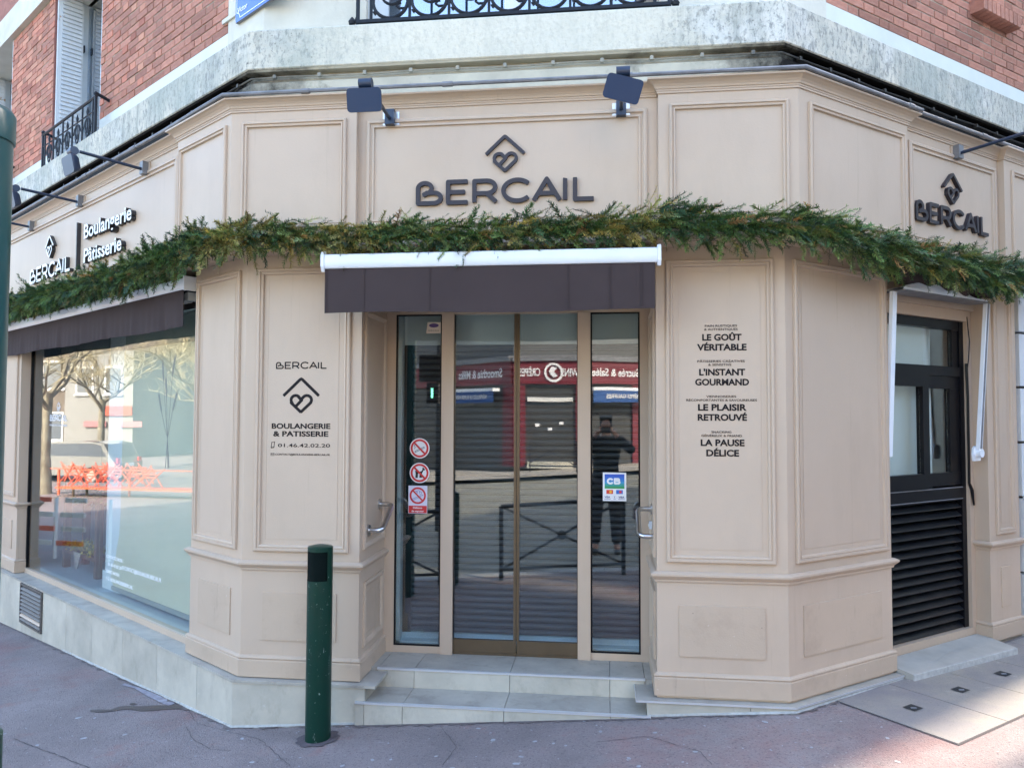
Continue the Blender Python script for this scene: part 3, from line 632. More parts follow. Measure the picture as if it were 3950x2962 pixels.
# ---- entrance steps
st = thing('entrance_steps', 'two tiled entrance steps with aluminium nosings in front of the glass doors', 'steps', (-.58, 0, .1))
def S(o): return adopt(o, st)
xj = [-1.40, -1.17, -.575, .03, .237]
for a, b_ in zip(xj[:-1], xj[1:]):
    S(MB().box(a+.0015, b_-.0015, -.068, .205, .03, .172).build('tread_tile', STONEB))
    S(MB().box(a+.0015, b_-.0015, -.0745, -.0685, gz(a)-.1, .164).build('riser_tile', STONE))
    S(MB().box(a+.0015, b_-.0015, .2095, .56, .15, .2845).build('landing_tile', STONEB))
    S(MB().box(a+.0015, b_-.0015, .2035, .209, .1725, .2765).build('riser_tile', STONE))
for a, b_, y0, y1 in ((-1.462, -1.4015, .21, .56), (.2385, .297, .21, .56)): S(MB().box(a, b_, y0, y1, .15, .2843).build('landing_tile', STONEB))
S(MB().box(-1.455, .255, -.0795, -.062, .1645, .1765).build('aluminium_nosing', NOSE)); S(MB().box(-1.404, .240, .198, .216, .277, .2885).build('aluminium_nosing', NOSE))
S(MB().box(-1.455, -1.402, -.072, -.0585, gz(-1.43)-.1, .1644).build('riser_tile', STONE))
S(MB().box(-1.46, .297, .21, 1.2, -.1, .149).build('step_core', STONE)); S(MB().box(-1.4, .237, -.066, .2, -.2, .0295).build('step_core', STONE))

# ---- glazed entrance at the back of the recess
YD = .53
def dbox(name, m, x0, x1, y0, y1, z0, z1, par=None):
    o = MB().box(x0, x1, y0, y1, z0, z1).build(name, m)
    if par is None: return A(o)
    o.parent = par; o.matrix_parent_inverse = Matrix.Translation(-Vector(sf.location)).inverted() @ Matrix.Translation(-Vector(sf.location)) if False else Matrix.Identity(4); return o
for a, b_ in ((-1.462, -1.394), (-1.078, -.996), (-.173, -.090), (.229, .297)): dbox('door_post', PAINT, a, b_, YD-.012 if -1.3 < a < .1 else YD, YD+.06, .2850, 2.53)
dbox('door_head', PAINT, -1.462, .297, YD+.001, YD+.06, 2.5302, 2.83)
for a, b_ in ((-1.394, -1.078), (-.090, .229)):
    dbox('bottom_rail', PAINT, a, b_, YD+.002, YD+.058, .2851, .330)
    g = A(MB().box(a, b_, YD+.012, YD+.018, .33, 2.53).build('side_light', GLASSD))
    fm = frame(Face((0, YD), (1, 0), (0, -1), 1), a, b_, .330, 2.5295, [(0, -.004), (.011, -.004), (.011, -.011)], center=False).build('black_gasket', BLACKF); fm.parent = g; fm.matrix_parent_inverse = Matrix.Identity(4)
for a, b_, ms in ((-.996, -.577, 1), (-.574, -.173, 0)):
    g = A(MB().box(a+.004, b_-.012 if ms else b_-.004, YD+.026, YD+.032, .375, 2.525).build('sliding_door', GLASSD))
    for nm, x0, x1, z0, z1 in (('bottom_rail', a+.003, b_, .300, .381), ('meeting_stile', b_-.017 if ms else a, b_ if ms else a+.017, .3812, 2.528), ('edge_strip', a+.001 if ms else b_-.005, a+.005 if ms else b_-.001, .3812, 2.528)):
        x = MB().box(x0, x1, YD+.014, YD+.044, z0, z1).build(nm, BRONZE if nm != 'edge_strip' else BLACKF); x.parent = g; x.matrix_parent_inverse = Matrix.Identity(4)
dbox('door_track', BRONZE, -.99, -.175, YD+.01, YD+.07, .2851, .2995)
# lobby behind the doors
lb = thing('door_lobby', 'pale lobby box seen through the entrance glass above and around the roller shutter', 'lobby', (-.58, .9, .3))
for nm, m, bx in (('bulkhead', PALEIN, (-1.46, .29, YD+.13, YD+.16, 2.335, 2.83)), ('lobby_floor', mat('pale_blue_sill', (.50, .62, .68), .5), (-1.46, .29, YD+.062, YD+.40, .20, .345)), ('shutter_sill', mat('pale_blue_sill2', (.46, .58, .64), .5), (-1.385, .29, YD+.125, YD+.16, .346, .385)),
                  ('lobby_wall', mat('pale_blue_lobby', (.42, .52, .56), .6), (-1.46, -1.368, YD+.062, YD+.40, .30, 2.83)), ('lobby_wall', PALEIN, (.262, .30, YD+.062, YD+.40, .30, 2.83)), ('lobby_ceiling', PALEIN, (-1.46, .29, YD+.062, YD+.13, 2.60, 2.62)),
                  ('shutter_guide', BLACKF, (-1.367, -1.31, YD+.125, YD+.17, .385, 2.335)), ('shutter_guide', BLACKF, (.235, .262, YD+.125, YD+.17, .385, 2.335)), ('shutter_back', DARKIN, (-1.31, .235, YD+.165, YD+.17, .385, 2.335))):
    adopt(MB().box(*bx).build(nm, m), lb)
rs = thing('roller_shutter', 'dark grey closed roller shutter of curved slats behind the entrance glass', 'roller shutter', (-.54, YD+.14, .385))
prof = [(-.006, .001), (.004, .002), (.013, .007), (.0165, .016), (.0165, .024), (.012, .032), (.003, .0365), (-.006, .037)]
mb = MB(); mb.grid([[(x, -a, z) for a, z in prof] for x in (-.772, .772)]); sm = mb.build('slat', SHUT, fix=False, smooth=True); slat_me = sm.data; bpy.data.objects.remove(sm)
for k in range(46):
    o = bpy.data.objects.new('slat', slat_me); COL.objects.link(o); o.parent = rs; o.location = (.002, .012, k*.0424)

# ---- display window on the left street
wl = A(fL.b('window_sill', PAINT, None, LP+.001, LQ0-.001, -.14, -.075, .2657, .312))
A(fL.b('window_frame', BLACKF, None, LQ0-.022, LQ0-.002, -.12, -.085, .312, 2.7)); A(fL.b('window_frame', BLACKF, None, LP+.001, LP+.012, -.12, -.085, .312, 2.7))
A(fL.b('window_pane', GLASSW, None, 2.572, LQ0-.021, -.104, -.098, .313, 2.7)); A(fL.b('window_pane', GLASSW, None, LP+.011, 2.569, -.104, -.098, .313, 2.7))
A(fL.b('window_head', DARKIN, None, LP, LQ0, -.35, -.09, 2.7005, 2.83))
rm = thing('window_display_room', 'pale interior of the display window with a white column and a low ceiling', 'room', fL.p(2.5, -1, .2))
def Rm(nm, m, a, b_, o0, o1, z0, z1): return adopt(fL.b(nm, m, None, a, b_, o0, o1, z0, z1), rm)
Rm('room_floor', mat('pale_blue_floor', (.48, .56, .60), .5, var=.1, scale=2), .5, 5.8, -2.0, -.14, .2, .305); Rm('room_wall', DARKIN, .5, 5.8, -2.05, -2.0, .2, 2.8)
Rm('room_wall', mat('pale_blue_wall', (.45, .56, .62), .7), 5.35, 5.8, -2.0, -.14, .306, 2.8); Rm('room_wall', PALEIN, .45, .5, -2.0, -.14, .3, 2.8)
Rm('room_ceiling', PALEIN, .5, 5.8, -2.0, -.14, 2.65, 2.69)
Rm('bulkhead', mat('grey_green_bulkhead', (.33, .36, .32), .8), .69, 2.99, -.36, -.30, 2.42, 2.64); Rm('bulkhead', mat('dark_bulkhead', (.15, .17, .165), .8), 3.02, 4.3, -.36, -.30, 2.42, 2.64)
cw = Rm('white_column', PALEIN, 2.64, 2.98, -.62, -.30, .34, 2.64); Rm('column_foot', PALEIN, 2.62, 3.0, -.63, -.285, .306, .46)
# pale blind with a waved edge
bs = thing('display_screen', 'pale grey-green screen with a waved left edge standing inside the display window', 'screen', fL.p(1.6, -.3, .3))
edge = [(2.72, .36), (2.79, .42), (2.76, .52), (2.68, .62), (2.66, .70), (2.62, .80), (2.60, 1.0), (2.60, 2.41)]
fr = [(.72, .36)]+edge+[(.72, 2.41)]
mb = MB(); mb.poly([fL.p(s, -.275, z) for s, z in fr]); mb.poly([fL.p(s, -.295, z) for s, z in fr])
for i in range(len(fr)): a, b_ = fr[i], fr[(i+1) % len(fr)]; mb.quad(fL.p(a[0], -.275, a[1]), fL.p(b_[0], -.275, b_[1]), fL.p(b_[0], -.295, b_[1]), fL.p(a[0], -.295, a[1]))
adopt(mb.build('panel', BLIND), bs); adopt(fL.b('foot_rail', mat('grey_rail', (.35, .37, .35), .6), None, .72, 2.74, -.30, -.265, .325, .36), bs)

# ---- serving window and louvres on the right street
sw = A(fR.b('window_trim', PAINT, None, 2.118, RQ0-.001, -.16, -.10, .355, 2.62)); A(fR.b('window_trim', PAINT, None, RP, 2.117, -.16, -.10, 2.545, 2.62)); A(fR.b('beam_panel', PAINT, None, RP, RQ0-.001, -.2, -.075, 2.62, 2.829))
A(fR.b('window_base', PAINTLOW, None, RP+.001, RQ0-.001, -.2, -.10, .25, .354))
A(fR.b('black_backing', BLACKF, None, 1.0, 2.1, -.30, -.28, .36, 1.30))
def K(nm, a, b_, o0, o1, z0, z1, m=BLACKF): return A(fR.b(nm, m, None, a, b_, o0, o1, z0, z1))
K('black_frame', 2.062, 2.117, -.175, -.125, .356, 2.544); K('black_frame', RP+.002, 1.06, -.175, -.125, .356, 2.544); K('black_frame', 1.0601, 2.0619, -.175, -.128, 2.478, 2.544)
K('transom_bar', 1.0601, 2.0619, -.175, -.118, 2.143, 2.212); K('glazing_bead', 1.985, 2.0618, -.17, -.135, 2.2121, 2.4779)
K('upper_pane', 1.06, 1.9849, -.158, -.152, 2.2122, 2.4778, GLASSW)
K('sliding_sash', 1.56, 1.635, -.160, -.110, 1.362, 2.1425); K('sliding_sash', 1.061, 1.5599, -.160, -.110, 2.062, 2.1425); K('sliding_sash', 1.061, 1.5599, -.160, -.110, 1.362, 1.462)
K('lower_pane', 1.062, 1.5598, -.14, -.135, 1.4621, 2.0619, GLASSW)
K('fixed_sash', 1.6351, 2.0617, -.172, -.132, 2.055, 2.1427); K('fixed_sash', 1.6351, 2.0617, -.172, -.132, 1.37, 1.46); K('fixed_sash', 1.94, 2.0617, -.172, -.134, 1.4601, 2.0549)
K('lower_pane', 1.636, 1.9399, -.158, -.153, 1.4602, 2.0548, GLASSW)
K('shelf_rail', 1.0601, 2.0616, -.18, -.122, 1.262, 1.361)
K('grey_rail', 1.0601, 2.0616, -.1219, -.119, 1.270, 1.275, PIPE); K('grey_rail', 1.0601, 2.0616, -.1219, -.119, 1.350, 1.356, PIPE)
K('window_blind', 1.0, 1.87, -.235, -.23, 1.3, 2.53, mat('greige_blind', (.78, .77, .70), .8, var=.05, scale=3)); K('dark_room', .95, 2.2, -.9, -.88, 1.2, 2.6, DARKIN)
lv = thing('louvre_grille', 'black ventilation louvre of fifteen slats below the serving window', 'louvre', fR.p(1.5, -.15, .36))
LV = mat('black_louvre', (.008, .009, .011), .3, spec=.45, dirt=[((.05, .05, .045), .5, 8, .5, .8)])
for k in range(15):
    z = 1.225-k*.0605
    mb = MB(); rows = [[fR.p(s, -.215+a, z-.002+b_) for a, b_ in ((0, .040), (.012, .041), (.055, .012), (.083, -.012), (.0835, -.018), (.079, -.018), (.050, .007), (.010, .034), (0, .034))] for s in (1.0602, 2.0605)]
    mb.grid(rows, True); adopt(mb.build('louvre_slat', LV, smooth=False), lv)
for a, b_ in ((1.0601, 1.064),): pass
def kid(o, par):
    """parent without moving, for top-level Empties at a location"""
    return adopt(o, par)
# ================================================================ conduit and cable under the band
def along(face, s0, s1, off, z, n=2): return [face.p(s0+(s1-s0)*i/(n-1), off, z) for i in range(n)]
def c3(f, off, z): x, y = f(off); return Vector((x, y, z))
cp = thing('grey_conduit', 'long grey metal conduit running along the top of the beige cornice', 'conduit', (-.6, -.2, 3.76))
P_ = lambda o: kid(o, cp)
zc = 3.766
main = [fL.p(5.9, .195, zc), fL.p(.8, .195, zc)]+[fL.p(.3, .205, zc+.004)]+[c3(cornerL, .215, zc), Vector((-.5, -.205, zc+.004)), c3(cornerR, .215, zc), fR.p(1.05, .215, zc)]
P_(MB().tube(main, .0125, 8).build('pipe', PIPE, smooth=True)); P_(MB().tube([fR.p(1.07, .19, zc), fR.p(2.7, .19, zc), fR.p(5, .19, zc)], .0125, 8).build('pipe', PIPE, smooth=True))
for p, q in ((fL.p(1.35, .195, zc), fL.p(1.25, .195, zc)), (fL.p(2.3, .195, zc), fL.p(2.2, .195, zc)), (Vector((-1.78, -.21, zc+.001)), Vector((-1.73, -.21, zc+.001))), (Vector((-.93, -.207, zc+.003)), Vector((-.87, -.207, zc+.003))), (Vector((.10, -.209, zc+.003)), Vector((.16, -.21, zc+.003))), (fR.p(.9, .215, zc), fR.p(.95, .215, zc)), (fR.p(1.8, .19, zc), fR.p(1.86, .19, zc))):
    P_(MB().tube([p, q], .0165, 8).build('pipe_sleeve', PIPE, smooth=True))
cb = thing('clipped_cable', 'thin painted cable clipped along the stone moulding under the concrete band', 'cable', (-.6, 0, 3.97))
pts = [fL.p(5.9-.49*i, -.004, 3.955+.004*math.sin(i*2)) for i in range(12)]+[c3(cornerL, -.004, 3.955)]+[Vector((XL+.25*i, .004, 3.955+.004*math.sin(i*1.7))) for i in range(1, 12)]+[c3(cornerR, -.004, 3.955)]+[fR.p(.3+.3*i, -.004, 3.955+.005*math.sin(i*2.3)) for i in range(10)]
kid(MB().tube(pts, .0055, 6).build('cable', CABLE, smooth=True), cb)
for i in range(11): kid(MB().box(XL+.15+.29*i, XL+.17+.29*i, -.014, .006, 3.945, 3.968).build('cable_clip', CABLE), cb)
for i in range(9): kid(fR.b('cable_clip', CABLE, None, .15+.28*i, .17+.28*i, -.02, .006, 3.945, 3.968), cb)
for i in range(12): kid(fL.b('cable_clip', CABLE, None, .15+.32*i, .17+.32*i, -.02, .006, 3.945, 3.968), cb)

# ================================================================ signs
def sign(name, label, loc, cat='shop sign'): return thing(name, label, cat, loc)
SZ = FI-.003
s1 = sign('fascia_lettering', 'large dark raised letters reading BERCAIL under a roof and heart logo above the door awning', (-.577, -FI, 3.09))
bercail(fC, -1.106, -.048, 3.088, .148, .022, DARK, s1, off=SZ); logo(fC, -.575, 3.492, .222, .022, DARK, s1, off=SZ)
s2 = sign('fascia_lettering', 'dark raised BERCAIL letters with logo on the right street fascia', fR.p(1.56, FI, 3.1))
bercail(fR, 1.118, 2.012, 3.108, .136, .028, DARK, s2, off=SZ); logo(fR, 1.561, 3.482, .215, .028, DARK, s2, off=SZ)
s3 = sign('fascia_lettering', 'pale sheen-painted BERCAIL letters with logo at the far left of the left street fascia', fL.p(3.27, FI, 3.07))
SIDE = mat('black_letter_side', (.03, .03, .032), .4)
bercail(fL, 3.81, 2.735, 3.07, .142, .035, PALESHEEN, s3, side=SIDE, off=SZ); logo(fL, 3.287, 3.458, .208, .035, PALESHEEN, s3, side=SIDE, off=SZ)
s4 = sign('fascia_lettering', 'pale sheen-painted raised words Boulangerie and Pâtisserie beside a vertical bar on the left fascia', fL.p(2.0, FI, 3.1))
def raised(body, face, sa, sb, z, h):
    o = text(body, face, sa, sb, z, h, PALESHEEN, s4, name='raised_word', ext=.020, off=SZ, bold=.02); me = o.data; me.materials.append(SIDE)
    for p in me.polygons: p.material_index = 0 if p.normal.z > .7 else 1
    o.parent = s4; o.matrix_parent_inverse = Matrix.Identity(4); o.matrix_world = face.mtx(sa, SZ, z)
raised('Boulangerie', fL, 2.415, 1.455, 3.292, .112); raised('Pâtisserie', fL, 2.405, 1.63, 3.090, .112)
kid(fL.b('divider_bar', SIDE, None, 2.592, 2.607, SZ, SZ+.035, 3.062, 3.458), s4)
def fixm(o, par, M):
    o.parent = par; o.matrix_parent_inverse = Matrix.Identity(4)
    o.matrix_world = M
# flat printed panels
p1 = sign('printed_panel_text', 'dark printed BERCAIL boulangerie contact details on the panel left of the door', (-1.83, -.002, 1.7), 'lettering')
def px2c(x, y, sx=None): return x
bercail(fC, -2.003, -1.678, 2.133, .044, .0015, PRINT, p1, w=.17, off=.002)
logo(fC, -1.840, 2.081, .222, .0015, PRINT, p1, off=.002)
text('BOULANGERIE', fC, -2.024, -1.652, 1.769, .030, PRINT, p1, bold=.028); text('& PATISSERIE', fC, -2.014, -1.664, 1.722, .030, PRINT, p1, bold=.028)
text('01.46.42.02.20', fC, -1.982, -1.653, 1.656, .021, PRINT, p1, bold=.004); text('CONTACT@BOULANGERIE-BERCAIL.FR', fC, -1.998, -1.652, 1.606, .0105, PRINT, p1, bold=.008)
def icon(lines, w, par, face, s, z, m=PRINT, off=.0025):
    me = extrude_loops(stroke_shape(lines, w, cell=w/3.5), 'icon', .0015, m); o = bpy.data.objects.new('icon', me); COL.objects.link(o); fixm(o, par, face.mtx(s, off, z)); return o
icon([[(0, 0), (.004, .036), (.022, .039), (.018, .003), (0, 0)], [(.001, .006), (.018, .008)]], .0025, p1, fC, -2.026, 1.649)
icon([[(0, 0), (0, .014), (.020, .014), (.020, 0), (0, 0)], [(0, .013), (.010, .005), (.020, .013)]], .0016, p1, fC, -2.026, 1.604)
p2 = sign('printed_panel_text', 'dark printed slogans LE GOÛT VÉRITABLE to LA PAUSE DÉLICE right of door', (.66, -.002, 1.6), 'lettering')
q5 = lambda x: .3625+(x-605)*(.951-.3625)/(1500-605)
z5 = lambda y: 2.365-(y-247)*.000672
rows = [('PAIN RUSTIQUES', 928, 1203, 247, 0), ('& AUTHENTIQUES', 922, 1208, 277, 0), ('LE GOÛT', 905, 1240, 362, 1), ('VÉRITABLE', 860, 1282, 447, 1), ('PÂTISSERIES CRÉATIVES', 863, 1265, 550, 0), ('& SENSITIVE', 955, 1153, 580, 0),
        ("L'INSTANT", 877, 1268, 660, 1), ('GOURMAND', 842, 1300, 745, 1), ('VIENNOISERIES', 936, 1190, 851, 0), ('RÉCONFORTANTES & SAVOUREUSES', 765, 1365, 882, 0), ('LE PLAISIR', 865, 1278, 960, 1), ('RETROUVÉ', 862, 1280, 1045, 1),
        ('SNACKING', 978, 1147, 1153, 0), ('GÉNÉREUX & FRIAND', 892, 1236, 1184, 0), ('LA PAUSE', 886, 1257, 1260, 1), ('DÉLICE', 933, 1210, 1347, 1)]
for b_, xa, xb, yb, big in rows: text(b_, fC, q5(xa), q5(xb), ZTXT(yb) if False else z5(yb), .0345 if big else .0122, PRINT, p2, bold=.036 if big else .008)
# lettering on the left display window
p3 = sign('window_lettering', 'white BERCAIL maison de pains lettering with logo on the left end of the display window', fL.p(3.78, -.096, 1.8), 'lettering')
WV = mat('white_vinyl', (.82, .82, .82), .5); GV = mat('grey_vinyl', (.16, .17, .17), .5)
bercail(fL, 3.90, 3.42, 1.788, .060, .001, WV, p3, off=-.0975); logo(fL, 3.665, 1.965, .100, .001, WV, p3, off=-.0975); text('MAISON DE PAINS', fL, 3.90, 3.42, 1.740, .016, WV, p3, off=-.0975)
p4 = sign('window_lettering', 'white contact and follow us lettering low on the display window', fL.p(1.9, -.096, .6), 'lettering')
text('CONTACTEZ-NOUS :', fL, 2.40, 2.06, .668, .026, WV, p4, off=-.0975); text('01 46 42 02 20', fL, 2.37, 2.09, .607, .026, WV, p4, off=-.0975); text('CONTACT@BOULANGERIE-BERCAIL.FR', fL, 2.02, 1.355, .615, .030, WV, p4, off=-.0975)
icon([[(0, 0), (0, .026), (.04, .026), (.04, 0), (0, 0)], [(0, .024), (.02, .008), (.04, .024)]], .003, p4, fL, 2.075, .615, WV, -.0975)
text('SUIVEZ-NOUS :', fL, 2.40, 2.12, .548, .024, WV, p4, off=-.0975); text('f  G  BOULANGERIEBERCAIL', fL, 2.40, 1.86, .487, .028, WV, p4, off=-.0975)
# wheat ears
p5 = sign('wheat_decal', 'grey outline drawing of five wheat ears on the right half of the display window', fL.p(1.33, -.096, 1.8), 'decal')
def wheat():
    L_ = []
    k0 = (0, 0)
    ears = [((-.085, .42), 100), ((-.11, .19), 112), ((-.03, .30), 97), ((.06, .46), 72), ((.075, .20), 62)]
    for (ex, ez), a in ears:
        L_.append([(0+ex*.02, 0), (ex*.5, ez*.45), (ex, ez)]); L_.append([(0, 0), (-ex*.35, -.22)])
        dx, dz = math.cos(rad(a)), math.sin(rad(a))
        for i in range(9):
            bx, bz = ex+dx*i*.016, ez+dz*i*.016
            for sg in (-1, 1):
                t = rad(a+sg*38); L_.append([(bx, bz), (bx+math.cos(t)*.020, bz+math.sin(t)*.020)])
                t2 = rad(a+sg*14); L_.append([(bx+math.cos(t)*.012, bz+math.sin(t)*.012), (bx+math.cos(t2)*.04, bz+math.sin(t2)*.04)])
    return L_
me = extrude_loops(stroke_shape(wheat(), .0042, cell=.0018), 'wheat_ear', .001, GV); o = bpy.data.objects.new('wheat_ear', me); COL.objects.link(o); fixm(o, p5, fL.mtx(1.30, -.0975, 1.68))

# ================================================================ stickers on the doors
YS = YD+.0115     # on the side lights
fS = Face((0, YS), (1, 0), (0, -1), 1)
def disc(cx, cz, r, y, m, name, par, r0=0, seg=32):
    mb = MB()
    if r0: mb.grid([[(cx+q*math.cos(2*math.pi*k/seg), y, cz+q*math.sin(2*math.pi*k/seg)) for k in range(seg)] for q in (r0, r)], True)
    else: mb.poly([(cx+r*math.cos(2*math.pi*k/seg), y, cz+r*math.sin(2*math.pi*k/seg)) for k in range(seg)])
    return kid(mb.build(name, m, fix=False), par)
def rect(x0, x1, z0, z1, y, m, name, par): 
    mb = MB(); mb.quad((x0, y, z0), (x1, y, z0), (x1, y, z1), (x0, y, z1)); return kid(mb.build(name, m, fix=False), par)
def slash(cx, cz, r, y, w, m, par):
    a = .7071; mb = MB(); d = Vector((a, 0, -a)); n = Vector((a, 0, a)); c = Vector((cx, y, cz))
    mb.quad(c-d*r-n*w, c+d*r-n*w, c+d*r+n*w, c-d*r+n*w); return kid(mb.build('red_slash', m, fix=False), par)
def prohibition(cx, cz, r, par, white=True):
    if white: disc(cx, cz, r, YS, FOAMW, 'sticker_disc', par)
    disc(cx, cz, r*.90, YS-.0008, RED, 'red_ring', par, r0=r*.70)
def xicon(lines, w, par, cx, cz, m=BLACKP, y=YS-.0012):
    me = extrude_loops(stroke_shape(lines, w, cell=w/3.5), 'pictogram', .0004, m); o = bpy.data.objects.new('pictogram', me); COL.objects.link(o)
    fixm(o, par, Face((0, y), (1, 0), (0, -1), 1).mtx(cx, 0, cz)); return o
k1 = sign('round_sticker', 'round no smoking sticker, topmost red ring on the left side light', (-1.23, YS, 1.632), 'sticker')
prohibition(-1.229, 1.632, .068, k1); xicon([[(-.032, -.022), (.030, .008), (.033, .001), (-.029, -.029), (-.032, -.022)], [(-.035, -.006), (-.030, .006), (-.038, .016), (-.030, .022)]], .003, k1, -1.229, 1.634); slash(-1.229, 1.632, .056, YS-.002, .0062, RED, k1)
k2 = sign('round_sticker', 'round no dogs sticker, middle red ring on the left side light', (-1.23, YS, 1.468), 'sticker')
prohibition(-1.228, 1.468, .068, k2)
xicon([[(-.026, .012), (-.022, -.004), (-.024, -.034)], [(-.014, -.004), (-.016, -.034)], [(-.025, .002), (.012, .004), (.022, .014)]], .008, k2, -1.228, 1.47); xicon([[(-.024, -.001), (.014, .0)], [(.014, .0), (.026, .022), (.036, .020)], [(.012, .0), (.014, -.032)], [(.006, .0), (.004, -.033)], [(.022, .024), (.026, .032)]], .0095, k2, -1.228, 1.47); slash(-1.228, 1.468, .056, YS-.002, .0062, RED, k2)
k3 = sign('square_sticker', 'white rectangular no vaping sticker reading Défense de vapoter', (-1.24, YS, 1.29), 'sticker')
rect(-1.303, -1.174, 1.199, 1.383, YS, mat('lilac_white', (.68, .68, .80), .5), 'sticker_sheet', k3); rect(-1.300, -1.177, 1.202, 1.250, YS-.0008, RED, 'red_band', k3)
prohibition(-1.239, 1.317, .062, k3, white=False); text('Défense', fS, -1.270, -1.208, 1.231, .0115, FOAMW, k3, off=.0015, bold=.02); text('de vapoter', fS, -1.280, -1.196, 1.209, .0115, FOAMW, k3, off=.0015, bold=.02)
INK = mat('blue_ink', (.10, .14, .35), .5)
xicon([[(-.036, -.024), (.020, .000), (.023, -.008), (-.033, -.032), (-.036, -.024)], [(.024, .000), (.036, .004), (.034, -.004)], arc(-.012, .018, .010, 0, 300), arc(.004, .022, .011, -60, 240), arc(.018, .016, .009, -120, 150)], .0024, k3, -1.239, 1.319, INK); slash(-1.239, 1.317, .052, YS-.002, .005, RED, k3)
k4 = sign('square_sticker', 'white payment card sticker with blue and green CB square on the right side light', (.064, YS, 1.39), 'sticker')
xa, xb, za, zb = -.011, .140, 1.302, 1.486
rect(xa, xb, za, zb, YS, FOAMW, 'sticker_sheet', k4)
for i, c in enumerate([(.03, .10, .50), (.03, .14, .55), (.03, .20, .55), (.04, .30, .55), (.03, .32, .30), (.03, .30, .10)]): rect(xa+.012, xb-.012, zb-.104+.0155*(5-i), zb-.104+.0155*(6-i), YS-.0006, mat('card_blue_%d' % i, c, .5), 'colour_band', k4)
lo = [arc(.022, 0, .017, 35, 325, 14, ry=.015), [(.050, -.015), (.050, .015), (.072, .015)]+arc(.072, .0085, .0065, 90, -90, 6)+[(.052, .002), (.074, .001)]+arc(.074, -.007, .0075, 90, -90, 6)+[(.050, -.015)]]
me = extrude_loops(stroke_shape(lo, .012, cell=.0016), 'card_letters', .0004, FOAMW); o = bpy.data.objects.new('card_letters', me); COL.objects.link(o); fixm(o, k4, Face((0, YS-.0012), (1, 0), (0, -1), 1).mtx(.016, 0, 1.430))
for x0, c1, c2 in ((.012, (.7, .05, .03), (.85, .45, .03)), (.075, (.03, .15, .55), (.7, .05, .05))):
    rect(x0, x0+.043, 1.348, 1.374, YS-.0006, mat('card_%f' % x0, c1, .5), 'card_mark', k4); disc(x0+.027, 1.361, .009, YS-.0012, mat('card_d%f' % x0, c2, .5), 'card_mark', k4, seg=14)
DB = mat('deep_blue', (.02, .03, .18), .5)
for t_, a, b_ in (('VISA', .000, .036), ('V', .060, .068), ('VISA', .090, .128)): text(t_, fS, a, b_, 1.322, .011, DB, k4, off=.0012, bold=.02); rect(a-.002, b_+.004, 1.313, 1.3155, YS-.0006, DB, 'underline', k4)
k5 = sign('square_sticker', 'small cream maker sticker with purple oval near the top of the left side light', (-1.14, YS, 2.45), 'sticker')
mb = MB(); mb.poly([(-1.190, YS, 2.402), (-1.086, YS, 2.404), (-1.090, YS, 2.476), (-1.182, YS, 2.478)]); kid(mb.build('sticker_sheet', mat('cream_sticker', (.72, .60, .48), .5), fix=False), k5)
o = disc(0, 0, 1, 0, mat('purple_print', (.10, .05, .18), .5), 'purple_oval', k5); o.matrix_basis = Matrix.Translation((-1.138, YS-.0008, 2.456)) @ Matrix.Diagonal((.033, 1, .014, 1))
text('04 78 41 36 18', fS, -1.175, -1.105, 2.418, .007, PRINT, k5, off=.0012)

# ================================================================ hand rails in the door recess
def rail(face, label, d0=.405, d1=.165, z0=1.272, z1=1.137):
    t = thing('grab_rail', label, 'grab rail', face.p((d0+d1)/2, .05, 1.2), 'steel grab rails in the door recess')
    a = face.p(d0, 0, z0); b_ = face.p(d1, 0, z1); ax = (b_-a).normalized(); N = face.N
    pts = [a+N*.004, a+N*.055]
    for i in range(1, 7): u = rad(90*i/6); pts.append(a+N*(.055+.035*math.sin(u))+ax*(.035*(1-math.cos(u))))
    q = [b_+N*.004, b_+N*.055]
    for i in range(1, 7): u = rad(90*i/6); q.append(b_+N*(.055+.035*math.sin(u))-ax*(.035*(1-math.cos(u))))
    kid(MB().tube(pts+q[::-1], .0155, 12).build('rail_tube', ALU, smooth=True), t)
    for c in (a, b_): kid(MB().tube([c+N*.001, c+N*.011], .036, 20).build('wall_flange', ALU, smooth=True), t)
    return t
rail(fJL, 'bent steel grab rail on the left side of the door recess'); rail(fJR, 'bent steel grab rail on the right side of the door recess')
db = thing('door_bell_button', 'small white button under the right grab rail', 'button', fJR.p(.40, .02, 1.17)); kid(fJR.b('housing', WHITE, None, .38, .42, .003, .02, 1.15, 1.195), db); kid(fJR.b('push_button', WHITEP, None, .392, .408, .0201, .026, 1.163, 1.18), db)

